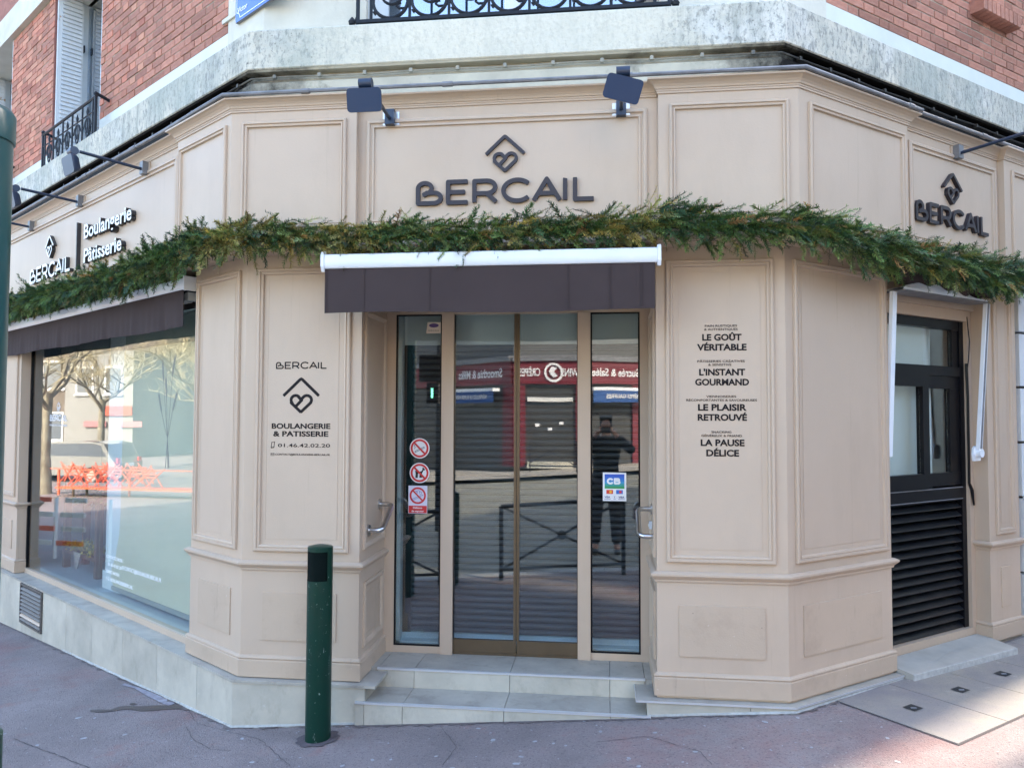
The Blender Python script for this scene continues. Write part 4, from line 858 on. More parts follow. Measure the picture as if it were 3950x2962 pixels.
# ================================================================ awnings
def canvas(face, s0, s1, off, z0, z1, amp, seed, par, hang=.0, n=140, wl=.3):
    r = random.Random(seed); ph = [r.uniform(0, 6.28) for _ in range(6)]; rows = []
    for j in range(9):
        v = j/8.; row = []
        for i in range(n+1):
            u = i/n; s = s0+(s1-s0)*u
            w = sum(math.sin(s*(2*math.pi/wl)*(1+.63*k)+ph[k])/(1+.5*k) for k in range(5))/2.2
            row.append(face.p(s, off+amp*w*v**1.3+hang*v, z1+(z0-z1)*v+(.006*math.sin(s*4+ph[5])*v*(amp > .004))))
        rows.append(row)
    mb = MB(); mb.grid(rows); back = [[p-face.N*.003 for p in r_] for r_ in rows]; mb.grid(back)
    return kid(mb.build('valance', FABRIC, fix=False, smooth=True), par)
def cassette(face, s0, s1, off, z0, z1, d, par, name='front_profile'):
    pr = [(off-d, z0+.012), (off-d*.6, z0), (off-.008, z0), (off, z0+.008), (off+.004, (z0+z1)/2), (off, z1-.006), (off-.008, z1), (off-d*.7, z1), (off-d, z1-.01)]
    mb = MB(); mb.grid([[face.p(s, o_, z) for o_, z in pr] for s in (s0, s1)], True); m = len(pr); mb.f.append(tuple(range(m))); mb.f.append(tuple(m+i for i in reversed(range(m))))
    return kid(mb.build(name, WHITE, smooth=True), par)
AO = .30
w1 = thing('door_awning', 'dark aubergine retracted awning with a white front bar over the entrance', 'awning', (-.65, -AO+.1, 2.7))
cassette(fC, -1.592, .287, AO, 2.690, 2.772, .07, w1)
for a, b_ in ((-1.612, -1.593), (.288, .308)):
    pr = [(AO-.085, 2.684), (AO-.01, 2.672), (AO+.006, 2.70), (AO+.008, 2.76), (AO-.004, 2.786), (AO-.03, 2.792), (AO-.085, 2.78)]
    mb = MB(); mb.grid([[fC.p(s, o_, z) for o_, z in pr] for s in (a, b_)], True); mb.f.append(tuple(range(7))); mb.f.append(tuple(7+i for i in reversed(range(7)))); kid(mb.build('end_cap', WHITE), w1)
canvas(fC, -1.592, .275, AO-.012, 2.432, 2.689, .006, 3, w1, wl=.7)
for a in (-1.585, -1.360, -.98, -.2, .03, .20): kid(fC.b('canvas_seam', FABRIC, None, a, a+.004, AO-.008, AO-.006, 2.437, 2.688), w1)
mb = MB(); mb.grid([[fC.p(s, o_, z) for o_, z in ((.03, 2.812), (.15, 2.806), (AO-.03, 2.7735))] for s in (-1.585, .275)]); kid(mb.build('canvas_roof', FABRIC, fix=False), w1)
for s in (-1.35, -.4): kid(MB().tube([fC.p(s, .02, 2.72), fC.p(s+.25, .17, 2.715), fC.p(s+.5, AO-.05, 2.72)], .017, 8).build('folding_arm', PIPE, smooth=True), w1)
w2 = thing('window_awning', 'dark aubergine awning with a long pale bar over the left display window', 'awning', fL.p(2.5, 0, 2.75))
cassette(fL, .70, 5.0, .075, 2.700, 2.778, .07, w2); 
canvas(fL, .742, 4.98, .06, 2.448, 2.700, .011, 5, w2, wl=.34, n=300)
kid(fL.b('end_cap', WHITE, None, .682, .6995, -.0, .085, 2.69, 2.785), w2)
mb = MB(); mb.grid([[fL.p(s, o_, z) for o_, z in ((-.09, 2.82), (0.0, 2.80), (.05, 2.779))] for s in (.72, 5.0)]); kid(mb.build('canvas_roof', FABRIC, fix=False), w2)
kid(fL.b('dark_housing', DARKIN, None, .70, 5.0, -.085, -.08, 2.60, 2.82), w2)
kid(MB().tube([fL.p(.76, -.06, 2.665), fL.p(.85, -.02, 2.66), fL.p(1.05, -.04, 2.66), fL.p(1.6, .02, 2.665)], .017, 8).build('folding_arm', mat('grey_casting', (.42, .42, .42), .5), smooth=True), w2)
for a in (.755, .86, .93): kid(fL.b('arm_joint', mat('grey_casting', (.42, .42, .42), .5), None, a, a+.05, -.06, .02, 2.635, 2.69), w2)
w3 = thing('rolled_awning', 'rolled up dark awning with white hood and drop arms over the serving window', 'awning', fR.p(1.55, .05, 2.75))
mb = MB(); rows = []; r = random.Random(4)
for i in range(41):
    s = .945+i*1.20/40; sag = -.018*math.sin((i/40)**1.2*math.pi)+.012*math.sin(i*.9)-.025*(i/40); R_ = .062+.006*math.sin(i*.8)+.008*math.sin(i*.31)
    if i == 0: R_ *= .98
    if i >= 39: R_ *= (.92 if i == 39 else .6)
    rows.append([fR.p(s, .06+R_*math.cos(t)*1.05, 2.775+sag+R_*math.sin(t)) for t in [2*math.pi*k/16 for k in range(16)]])
mb.grid(rows, True); mb.f.append(tuple(range(16))); mb.f.append(tuple(40*16+k for k in range(16))); kid(mb.build('rolled_canvas', FABRIC, smooth=True), w3)
mb = MB(); top = []
for i in range(17):
    u = i/16; s = 1.0+1.02*u; h = .052*min(1, math.sin(math.pi*min(1, u*1.15+.02))*1.35) if 0 < u < 1 else 0
    top.append((s, h))
mb.grid([[fR.p(s, .100, 2.655), fR.p(s, .104, 2.668), fR.p(s, .092+.0*h, 2.669+h), fR.p(s, .075, 2.669+h), fR.p(s, -.02, 2.669), fR.p(s, -.02, 2.655)] for s, h in top], True); kid(mb.build('white_hood', WHITE), w3)
kid(fR.b('hood_rail', PIPE, None, .999, 2.021, -.02, .1065, 2.647, 2.6545), w3)
for sa, sb, nm in ((2.035, 2.105, 'R'), (1.0, 1.0, 'L')):
    if nm == 'R': a, b_ = fR.p(2.045, .005, 1.60), fR.p(2.062, .07, 2.65)
    else: a, b_ = fR.p(1.008, -.02, 1.60), fR.p(1.008, .03, 2.65)
    D_ = fR.D; N_ = fR.N; mb = MB()
    mb.hexa([a-D_*.022-N_*.012, a+D_*.022-N_*.012, a+D_*.022+N_*.012, a-D_*.022+N_*.012, b_-D_*.022-N_*.012, b_+D_*.022-N_*.012, b_+D_*.022+N_*.012, b_-D_*.022+N_*.012])
    x = kid(mb.build('drop_arm', WHITE), w3)
    if nm == 'R':
        mb = MB(); mb.hexa([a-D_*.008+N_*.0122, a+D_*.008+N_*.0122, a+D_*.008+N_*.016, a-D_*.008+N_*.016, b_-D_*.008+N_*.0122, b_+D_*.008+N_*.0122, b_+D_*.008+N_*.016, b_-D_*.008+N_*.016]); kid(mb.build('arm_rib', PIPE), w3)
        pl = [(-.042, -.055), (.042, -.055), (.052, -.01), (.045, .035), (.02, .05), (-.02, .05), (-.045, .035), (-.052, -.01)]
        mb = MB(); n = len(pl); mb.grid([[fR.p(2.045+x_, o_, 1.60+z_) for x_, z_ in pl] for o_ in (-.02, -.006)], True); mb.f.append(tuple(n+i for i in range(n))); kid(mb.build('wall_bracket', WHITE), w3)
        kid(MB().tube([fR.p(2.045, -.006, 1.60), fR.p(2.045, .028, 1.60)], .03, 18).build('pivot_cap', WHITE, smooth=True), w3)
tp = thing('black_strap', 'black twisted strap tied to the right jamb beside the serving window', 'strap', fR.p(2.12, -.1, 1.35))
kid(MB().tube([fR.p(2.125, -.10, 2.58), fR.p(2.135, -.09, 2.40), fR.p(2.118, -.09, 2.27), fR.p(2.105, -.10, 2.15)], .0035, 6).build('strap_loop', BLACKF, smooth=True), tp)
kid(MB().tube([fR.p(2.105, -.10, 2.24), fR.p(2.112, -.098, 2.0), fR.p(2.112, -.10, 1.38), fR.p(2.125, -.09, 1.33), fR.p(2.14, -.085, 1.22)], [.010, .009, .009, .012, .006], 6).build('strap_tail', BLACKF, smooth=True), tp)

# ================================================================ floodlights on arms
def flood(face, s, label, zm=3.632, L=.50, roll=0., zh=-.06):
    t = thing('floodlight', label, 'floodlight', face.p(s, .12, zm), 'floodlights on arms above the fascia')
    k = lambda o: kid(o, t)
    k(face.b('wall_plate', PAINT if face is not fC else ALU, None, s-.05, s+.05, FI+.0005, FI+.009, zm-.04, zm+.04))
    k(face.b('bracket', LAMPB if face is fC else PIPE, None, s-.028, s+.028, FI+.009, FI+.05, zm-.045, zm+.045))
    a = face.p(s, FI+.045, zm-.01); b_ = face.p(s, FI+L-.04, zm+.01)
    k(MB().tube([a, b_], .011, 10).build('arm', LAMPB, smooth=True))
    # yoke and head: the head hangs below the arm end and looks back at the wall
    c = face.p(s, FI+L, zm+.0); D_, N_, Z_ = face.D, face.N, Vector((0, 0, 1))
    k(MB().tube([c-D_*.035+Z_*.0, c+D_*.035+Z_*.0], .028, 14).build('yoke_joint', LAMPB, smooth=True))
    rm_ = Matrix.Rotation(roll, 3, N_)
    th = rad(-12); n2 = (N_*math.cos(th)+Z_*math.sin(th)); u2 = (Z_*math.cos(th)-N_*math.sin(th)); d2 = rm_@D_; u2 = rm_@u2; n2 = rm_@n2
    cc = c+Z_*(-.095)+N_*.008
    def hp(x, y, z): return cc+d2*x+n2*y+u2*z
    def rr(hw, hh, y, rc=.018):
        out = []
        for cx, cz, a0 in ((hw-rc, hh-rc, 0), (-hw+rc, hh-rc, 90), (-hw+rc, -hh+rc, 180), (hw-rc, -hh+rc, 270)):
            for i in range(4): u = rad(a0+30*i); out.append(hp(cx+rc*math.cos(u), y, cz+rc*math.sin(u)))
        return out
    mb = MB(); mb.grid([rr(.072, .044, -.030), rr(.088, .056, -.012), rr(.094, .061, .012), rr(.094, .061, .022)], True); mb.f.append(tuple(range(16))); k(mb.build('lamp_body', LAMPB, smooth=True))
    mb = MB(); mb.poly(rr(.094, .061, .0221)); k(mb.build('lamp_glass', mat('dark_lamp_glass', (.013, .032, .075), .35, spec=.35), fix=False))
    mb = MB()
    for i in range(5): mb.hexa([hp(-.04+i*.02-.003, -.0305, -.03), hp(-.04+i*.02+.003, -.0305, -.03), hp(-.04+i*.02+.003, -.040, -.03), hp(-.04+i*.02-.003, -.040, -.03), hp(-.04+i*.02-.003, -.0305, .03), hp(-.04+i*.02+.003, -.0305, .03), hp(-.04+i*.02+.003, -.040, .03), hp(-.04+i*.02-.003, -.040, .03)])
    if face is not fC: k(mb.build('cooling_fin', LAMPB))
    return t
flood(fC, -1.262, 'dark floodlight on an arm above the left end of the door fascia sign', zm=3.618)
flood(fC, .098, 'tilted dark floodlight on an arm above the right end of the door fascia sign', zm=3.613, roll=rad(-17))
flood(fL, 1.267, 'floodlight with pale glass on an arm above the word Boulangerie'); flood(fL, 2.557, 'second floodlight arm from the corner on the left street fascia'); flood(fL, 3.831, 'farthest floodlight arm on the left street fascia')
flood(fR, 1.62, 'floodlight arm above the right street BERCAIL letters', L=.75)

# ================================================================ iron railings
def juliet_left(s0, s1, label):
    t = thing('window_railing', label, 'railing', fL.p((s0+s1)/2, .0, Z2), 'iron railings of the left street windows')
    k = lambda mb, n: kid(mb.build(n, IRON, smooth=True), t)
    o_ = .01; zb, zt = Z2+.0, Z2+.318
    k(MB().tube([fL.p(s0-.02, o_, zt), fL.p(s1+.02, o_, zt)], .013, 6), 'top_rail'); k(MB().tube([fL.p(s0, o_, zb+.20), fL.p(s1, o_, zb+.20)], .006, 6), 'middle_rail')
    for s in (s0, s1):
        k(MB().tube([fL.p(s, o_, zb), fL.p(s, o_, zt+.01)], .013, 6), 'post'); k(MB().tube([fL.p(s, o_, zt+.03), fL.p(s, o_-.13, zt-.012)], .014, 6), 'wall_stay'); k(MB().lathe([(0, -.02), (.016, -.012), (.02, 0), (.012, .014), (0, .022)], (0, 0), 8), 'finial').matrix_basis = Matrix.Translation(fL.p(s, o_, zt+.026))
    n = 5; st_ = (s1-s0-.12)/n
    for i in range(n+1): k(MB().tube([fL.p(s0+.06+i*st_, o_, zb), fL.p(s0+.06+i*st_, o_, zt)], .008, 6), 'bar')
    for i in range(n):
        c = s0+.06+(i+.5)*st_
        pts = [fL.p(c+.058*math.sin(a)*(.55+.45*(1-math.cos(a))/2), o_, zb+.095-.088*math.cos(a-math.pi)*-1) for a in [2*math.pi*j/20 for j in range(21)]]
        k(MB().tube(pts, .0065, 5), 'ring'); k(MB().tube([fL.p(c, o_, zb+.275), fL.p(c, o_, zb+.235), fL.p(c, o_, zb+.19), fL.p(c, o_, zb+.10), fL.p(c, o_, zb+.05)], [.003, .012, .005, .005, .014], 6), 'spear')
        for sg in (-1, 1): k(MB().tube([fL.p(c, o_, zb+.19), fL.p(c+sg*.06, o_, zb+.16), fL.p(c+sg*.09, o_, zb+.10)], .005, 5), 'scroll')
juliet_left(2.60, 3.965, 'black iron railing of the nearer left window with five teardrop rings'); juliet_left(5.30, 6.7, 'black iron railing of the farther left window')
t = thing('balcony_railing', 'black wrought iron scroll railing of the balcony window above the door', 'railing', (-.56, 0, Z2))
k = lambda mb, n: kid(mb.build(n, IRON, smooth=True), t)
y0 = -.005
k(MB().box(-1.515, .39, y0-.016, y0+.016, Z2+.010, Z2+.030), 'bottom_rail'); k(MB().tube([(-1.51, y0, Z2+.95), (.385, y0, Z2+.95)], .02, 8), 'top_rail')
for x in (-1.509, -1.425, .298, .384): k(MB().tube([(x, y0, Z2), (x, y0, Z2+.95)], .0125 if abs(x+.56) > .9 else .01, 6), 'post')
for x, sg in ((-1.545, -1), (.42, 1)):
    k(MB().tube([(x-sg*.036, y0, Z2+.06), (x-sg*.02, y0, Z2+.025), (x, y0, Z2+.015)], .010, 6), 'foot'); o = k(MB().lathe([(0, -.022), (.02, -.016), (.024, 0), (.014, .016), (.006, .028), (0, .032)], (0, 0), 10), 'foot_knob'); o.matrix_basis = Matrix.Translation((x, y0, Z2+.026))-Matrix() if False else Matrix.Translation((x, y0, Z2+.026))
bars = [-1.425, -1.181, -.936, -.690, -.444, -.199, .046, .298]
for x in bars[1:-1]: k(MB().box(x-.0075, x+.0075, y0-.008, y0+.008, Z2+.03, Z2+.95), 'bar')
for a, b_ in zip(bars[:-1], bars[1:]):
    c = (a+b_)/2; R_ = (b_-a)/2-.012
    pts = [(c+R_*math.cos(rad(u)), y0, Z2+.035+R_+R_*math.sin(rad(u))) for u in range(160, 401, 12)]
    k(MB().tube(pts, [.011]*len(pts), 6), 'scroll')
    r2 = R_*.62; cx2 = c+.012; cz2 = Z2+.035+R_+.045
    k(MB().tube([(cx2+r2*math.cos(rad(u)), y0, cz2+r2*math.sin(rad(u))) for u in range(120, 361, 15)], .009, 6), 'scroll')
    cx3, cz3 = c+R_*.62, Z2+.035+R_*.72
    k(MB().tube([(cx3+(.012+.0095*i)*math.cos(rad(90+i*55)), y0, cz3+(.012+.0035*i)*math.sin(rad(90+i*55))) for i in range(7)], [.006, .007, .008, .008, .007, .006, .005], 6), 'curl')
    k(MB().tube([(c-R_*.80, y0, Z2+.035+R_*.42), (c-R_*.95, y0, Z2+.035+R_*.30)], [.010, .014], 6), 'bud')
    for u in (268, 275): k(MB().tube([(c+R_*math.cos(rad(u)), y0, Z2+.031+R_+R_*math.sin(rad(u))), (c+R_*math.cos(rad(u+3)), y0, Z2+.031+R_+R_*math.sin(rad(u+3)))], .0145, 6), 'collar')
    pts = [(c+R_*.9*math.cos(rad(u)), y0, Z2+.70+R_*.9*math.sin(rad(u))) for u in range(0, 361, 20)]; k(MB().tube(pts, .009, 6), 'ring')

# street name plate
sp = thing('street_name_plate', 'blue enamel street name plate with a white border reading Victor', 'street sign', fL.p(.18, -.07, 4.6))
BLUE = mat('enamel_blue', (.015, .09, .50), .25, coat=.5); ENW = mat('enamel_white', (.8, .82, .85), .3)
SO = -.075
kid(fL.b('plate_back', PIPE, None, -.205, .352, SO-.022, SO-.002, 4.462, 4.842), sp)
def rrect(face, s0, s1, z0, z1, rc, o_, m, nm, par, notch=False):
    pts = []
    for cx, cz, a0 in ((s1-rc, z1-rc, 0), (s0+rc, z1-rc, 90), (s0+rc, z0+rc, 180), (s1-rc, z0+rc, 270)):
        for i in range(5): u = rad(a0+22.5*i); pts.append(face.p(cx+rc*math.cos(u), o_, cz+rc*math.sin(u)))
    mb = MB(); mb.poly(pts); return kid(mb.build(nm, m, fix=False), par)
rrect(fL, -.205, .352, 4.462, 4.842, .02, SO, BLUE, 'enamel_face', sp)
bd = [[(.02, .06), (.02, .32)], [(.06, .02), (.50, .02)], arc(.02, .02, .04, 0, 90), [(.54, .06), (.54, .32)], [(.06, .36), (.50, .36)]]
me = extrude_loops(stroke_shape(bd, .006, cell=.002), 'white_border', .0006, ENW); o = bpy.data.objects.new('white_border', me); COL.objects.link(o); fixm(o, sp, fL.mtx(.352, SO+.001, 4.462))
text('Victor', fL, .322, .195, 4.515, .036, ENW, sp, off=SO+.001, bold=.015)

# ventilation grille
vg = thing('ventilation_grille', 'square dark brown ventilation grille set in the stone plinth below the display window', 'grille', fL.p(3.74, .06, .06))
VM = mat('brown_grille', (.13, .115, .10), .5, var=.3, scale=10)
kid(fL.b('grille_back', DARKIN, None, 3.45, 4.03, .0585, .0600, -.105, .232), vg)
for a, b_, za, zb in ((3.43, 3.452, -.122, .246), (4.028, 4.05, -.122, .246), (3.4525, 4.0275, .228, .246), (3.4525, 4.0275, -.122, -.104)): kid(fL.b('grille_frame', VM, None, a, b_, .0586, .074, za, zb), vg)
for i in range(9):
    z = -.095+i*.0355; mb = MB(); mb.hexa([fL.p(3.4525, .0602, z+.018), fL.p(4.0275, .0602, z+.018), fL.p(4.0275, .078, z), fL.p(3.4525, .078, z), fL.p(3.4525, .0602, z+.024), fL.p(4.0275, .0602, z+.024), fL.p(4.0275, .080, z+.004), fL.p(3.4525, .080, z+.004)]); kid(mb.build('grille_slat', VM if i != 1 else PAINT), vg)

# step slab at the serving window
sb_ = thing('stone_threshold', 'grey stone threshold slab with a white front edge below the louvre', 'threshold', fR.p(1.6, .05, .3))
mb = MB(); P0 = [fR.xy(1.005, -.095), fR.xy(1.005, .115), fR.xy(2.10, .195), fR.xy(2.19, -.095)]
zt0, zt1 = .288, .325
def zt(i): return (zt0, zt0, .292, .305)[i]
mb.hexa([(*P0[1], .15), (*P0[2], .18), (*P0[3], .18), (*P0[0], .15), (*P0[1], .272), (*P0[2], .288), (*P0[3], .305), (*P0[0], .30)]); kid(mb.build('slab', mat('grey_slab', (.44, .415, .36), .6, var=.2, scale=5)), sb_)
e0, e1 = Vector((*P0[1], 0)), Vector((*P0[2], 0)); nn = fR.N
mb = MB(); mb.hexa([e0+nn*.0005+Vector((0, 0, .15)), e1+nn*.0005+Vector((0, 0, .15)), e1+nn*.012+Vector((0, 0, .15)), e0+nn*.02+Vector((0, 0, .15)), e0+nn*.0005+Vector((0, 0, .271)), e1+nn*.0005+Vector((0, 0, .287)), e1+nn*.008+Vector((0, 0, .285)), e0+nn*.008+Vector((0, 0, .269))]); kid(mb.build('white_edge', GROUT), sb_)

# ================================================================ bollards, pole, barriers
def bollard(x, y, label, r_=.0715, h=1.095, slot=True):
    zb = gz(x)-.01; t = thing('green_bollard', label, 'bollard', (x, y, zb), 'dark green steel bollards')
    seg = 64; rows = []; zs = [0, .05, .2, .5, .8, .895, .903, .920, .96, 1.0, 1.045, 1.066, 1.073, 1.083, 1.087, 1.092, 1.098]
    # slot: an opening cut in the tube front-left, with the tube's inner wall behind
    aC = math.atan2(CAMY-y, -x); 
    def rr(z): return r_ if z < 1.084 else r_*(1 if z < 1.088 else .92 if z < 1.095 else .55)
    mb = MB(); V = {}
    ks = range(seg)
    for j, z in enumerate(zs):
        for k_ in ks: u = aC+2*math.pi*k_/seg; V[j, k_] = (rr(z)*math.cos(u), rr(z)*math.sin(u), z)
    def insl(j, k_): 
        zc_ = (zs[j]+zs[j+1])/2; kk = ((k_+.5+seg/2) % seg)-seg/2; return slot and .903 < zc_ < 1.066 and -18 < kk < 6
    idx = {}
    for key, v in V.items(): idx[key] = len(mb.v); mb.v.append(v)
    for j in range(len(zs)-1):
        for k_ in ks:
            if not insl(j, k_): mb.f.append((idx[j, k_], idx[j, (k_+1) % seg], idx[j+1, (k_+1) % seg], idx[j+1, k_]))
    mb.v.append((0, 0, 1.104)); c = len(mb.v)-1
    for k_ in ks: mb.f.append((idx[len(zs)-1, k_], idx[len(zs)-1, (k_+1) % seg], c))
    o = mb.build('tube', GREENP, smooth=True, fix=False); o.parent = t
    if slot:
        mb = MB(); mb.lathe([(r_-.006, .90), (r_-.006, 1.07)], seg=40); mb.poly([((r_-.006)*math.cos(2*math.pi*q/40), (r_-.006)*math.sin(2*math.pi*q/40), .9005) for q in range(40)]); o = mb.build('tube_lining', mat('dark_green_inside', (.002, .006, .005), .8, spec=.1), fix=False); o.parent = t
        mb = MB(); mb.lathe([(.052, .901), (.048, .925), (.025, .937), (0, .94)], seg=20); o = mb.build('ash_heap', mat('grey_ash', (.12, .14, .18), .9, var=.5, scale=40, bump=.5), fix=False); o.parent = t
    mb = MB(); ring = [[(q*math.cos(2*math.pi*k_/28)*(1+.06*math.sin(k_*2.3)), q*math.sin(2*math.pi*k_/28)*(1+.05*math.cos(k_*1.7)), zz_) for k_ in range(28)] for q, zz_ in ((r_+.001, .024), (r_+.03, .020), (r_+.062, .0135))]
    return t
b0 = bollard(-1.611, -.249, 'dark green bollard with a rectangular slot standing before the left entrance pier')
bq = bollard(-1.64, -2.66, 'dark green bollard at the bottom left edge of the photo', slot=False); bq.scale = (1, 1, .92)
PATCH = mat('dark_patch', (.125, .10, .105), .9, var=.3, scale=20, bump=.5, bscale=200)
def decal(pts, m, name, dz=.004, kind='structure', sub=True):
    mb = MB(); mb.poly([(x, y, gz(x)+dz) for x, y in pts]); return tag(mb.build(name, m, fix=False), kind=kind)
decal([(-1.611+(.12+.012*math.sin(k*2.3))*math.cos(k*.2618), -.249+(.115+.012*math.cos(k*1.9))*math.sin(k*.2618)) for k in range(24)], PATCH, 'asphalt_patch', .005)
gp = thing('teal_street_pole', 'tall teal green capped steel pole cut by the left edge of the photo', 'pole', (-2.05, -2.24, gz(-2.05)))
def pl(prof, nm, m): o = MB().lathe(prof, seg=40).build(nm, m, smooth=True, fix=False); o.parent = gp; return o
PR = .098
pl([(PR, 0), (PR, 2.86)], 'pole_tube', TEALP); pl([(PR+.001, 2.76), (PR+.006, 2.762), (PR+.006, 2.852), (PR-.005, 2.87), (.05, 2.89), (0, 2.895)], 'pole_cap', TEALP)
# cross barriers between pavement and road (behind the camera's foot)
def barrier(a, b_, label):
    A_, B_ = Vector(a), Vector(b_); t = thing('cross_barrier', label, 'barrier', ((A_.x+B_.x)/2, (A_.y+B_.y)/2, gz(0)), 'cross braced street barriers')
    k = lambda mb, n: kid(mb.build(n, IRON, smooth=True), t)
    za, zb = gz(A_.x), gz(B_.x); Z = lambda P, h: Vector((P.x, P.y, h))
    top = .80
    k(MB().tube([Z(A_, za), Z(A_, za+top)], .024, 8), 'post'); k(MB().tube([Z(B_, zb), Z(B_, zb+top)], .024, 8), 'post')
    k(MB().tube([Z(A_, za+top), Z(B_, zb+top)], .022, 8), 'top_rail'); k(MB().tube([Z(A_, za+.12), Z(B_, zb+.12)], .016, 8), 'bottom_rail')
    k(MB().tube([Z(A_, za+.12), Z(B_, zb+top)], .014, 8), 'cross_brace'); k(MB().tube([Z(A_, za+top), Z(B_, zb+.12)], .014, 8), 'cross_brace')
    M_ = (A_+B_)/2; k(MB().tube([Vector((M_.x, M_.y-.012, (za+zb)/2+.46)), Vector((M_.x, M_.y+.012, (za+zb)/2+.46))], .05, 12), 'centre_disc')
barrier((-1.12, -2.76), (.20, -2.78), 'cross braced barrier reflected in the middle of the glass doors'); barrier((-3.12, -2.62), (-1.78, -2.70), 'cross braced barrier reflected in the left side light')

# ================================================================ pavement details
def slabpts(): 
    A0, B0, C0 = Vector((1.318, .161)), Vector((2.083, .784)), Vector((2.488, 1.129)); dd = (C0-A0).normalized(); nn_ = Vector((.4233, -.549)); L0 = .505
    return A0, dd, nn_, L0
A0, dd, nn_, L0 = slabpts()
for i in range(5):
    a = A0+dd*(L0*i); b_ = A0+dd*(L0*(i+1)-.007); q = [a, b_, b_+nn_, a+nn_]; mb = MB()
    mb.hexa([(p.x, p.y, gz(p.x)-.05) for p in (q[0], q[3], q[2], q[1])]+[(p.x, p.y, gz(p.x)+.006) for p in (q[0], q[3], q[2], q[1])])
    o = tag(mb.build('cover_slab', SLABM), kind='structure')
    c = a+dd*L0*.5+nn_*.45; h = .036; mb = MB()
    R_ = lambda u, v: (dd*u+nn_.normalized()*v)
    z = gz(c.x)
    pts = [c+R_(-h*1.2, -h), c+R_(h*1.2, -h), c+R_(h*1.2, h), c+R_(-h*1.2, h)]
    if i < 4:
        mb.poly([(p.x, p.y, z+.0095) for p in pts]); x = mb.build('lifting_socket', DARKIN, fix=False); x.parent = o; x.matrix_parent_inverse = Matrix.Identity(4)
        mb = MB(); mb.tube([(c.x-dd.x*.02, c.y-dd.y*.02, z+.011), (c.x+nn_.x*.03, c.y+nn_.y*.03, z+.013)], .005, 6); x = mb.build('lifting_bar', PIPE, smooth=True); x.parent = o; x.matrix_parent_inverse = Matrix.Identity(4)
j = MB(); q = [A0-dd*.01-nn_*.012, A0+dd*(L0*5)-nn_*.012, A0+dd*(L0*5)+nn_*1.015, A0-dd*.01+nn_*1.015]; j.poly([(p.x, p.y, gz(p.x)+.0035) for p in q]); tag(j.build('slab_joint', mat('joint_tar', (.07, .06, .06), .9), fix=False), kind='structure')
# wet streak and cement smear at the foot of the plinth
def G(px, py, z=0.0):
    d = Rv*(px-1975)/2970.2-Uv*(py-1481)/2970.2+Fv
    for _ in range(6):
        t_ = (z-HC)/d.z; p = CAMP+d*t_; z = gz(p.x)
    return (p.x, p.y)
F6 = lambda x, y: G(x/2.765, 2600+y/2.765)
WET = mat('wet_asphalt', (.085, .060, .052), .45, var=.3, scale=20, bump=.3, bscale=200)
up = [(960, 385), (1040, 378), (1180, 380), (1260, 350), (1330, 338), (1480, 345), (1640, 335), (1800, 332), (1900, 322), (2010, 372)]
lo = [(2010, 385), (1900, 372), (1760, 378), (1620, 392), (1500, 396), (1380, 376), (1290, 380), (1200, 398), (1060, 410), (960, 400)]
decal([F6(*p) for p in up+lo], WET, 'wet_streak'); decal([F6(*p) for p in ((1380, 318), (1420, 306), (1452, 314), (1440, 328), (1395, 332))], WET, 'wet_spot')
SM = mat('cement_smear', (.36, .34, .37), .8, col2=(.22, .19, .21), scale=18, bump=.3)
decal([F6(*p) for p in ((1295, 118), (1330, 100), (1400, 120), (1470, 140), (1620, 200), (1770, 262), (1880, 305), (1800, 342), (1700, 300), (1560, 230), (1430, 150), (1340, 130))], SM, 'cement_smear')
def crack(pts, w, name='asphalt_crack'):
    mb = MB(); rr_ = random.Random(len(pts)); Q = []
    for (x0, y0_), (x1, y1_) in zip(pts[:-1], pts[1:]):
        n = max(2, int(math.hypot(x1-x0, y1_-y0_)/.03))
        for i in range(n): Q.append((x0+(x1-x0)*i/n+rr_.uniform(-.004, .004), y0_+(y1_-y0_)*i/n+rr_.uniform(-.004, .004)))
    rows = []
    for i, (x, y) in enumerate(Q):
        a = Q[max(0, i-1)]; b_ = Q[min(len(Q)-1, i+1)]; dx, dy = b_[0]-a[0], b_[1]-a[1]; l = math.hypot(dx, dy) or 1; ww = w*rr_.uniform(.4, 1.2)
        rows.append([(x-dy/l*ww, y+dx/l*ww, gz(x)+.0028), (x+dy/l*ww, y-dx/l*ww, gz(x)+.0028)])
    mb.grid(rows); return tag(mb.build(name, MATS['joint_tar'], fix=False), kind='structure')
crack([F6(140, 690), F6(330, 760), F6(600, 860), F6(960, 1000), F6(1400, 1180)], .0028)
crack([F6(1990, 560), F6(2060, 700), F6(2250, 800), F6(2500, 820)], .0018); crack([G(2300, 2862), G(2500, 2840), G(2700, 2900), G(2760, 2962)], .002); crack([G(1700, 2800), G(1760, 2880), G(1700, 2962)], .0015)
crack([G(700, 2700), G(760, 2790), G(1000, 2850), G(1130, 2962)], .0015)
r = random.Random(11); LITM = mat('gum_spot', (.42, .41, .42), .8, var=.3, scale=40)
gum = MB()
for i in range(420):
    x, y = r.uniform(-4.5, 3.0), r.uniform(-1.6, .3); e = r.choice([.004, .005, .006, .008, .014]); a = r.uniform(0, 3.14)
    if i > 70: e *= .75
    zz_ = gz(x)+.0025
    gum.poly([(x+e*math.cos(u)*1.5*math.cos(a)-e*math.sin(u)*math.sin(a), y+e*math.cos(u)*1.5*math.sin(a)+e*math.sin(u)*math.cos(a), zz_) for u in [k_*math.pi/3 for k_ in range(6)]])
tag(gum.build('gum_spots', LITM, fix=False), kind='stuff')

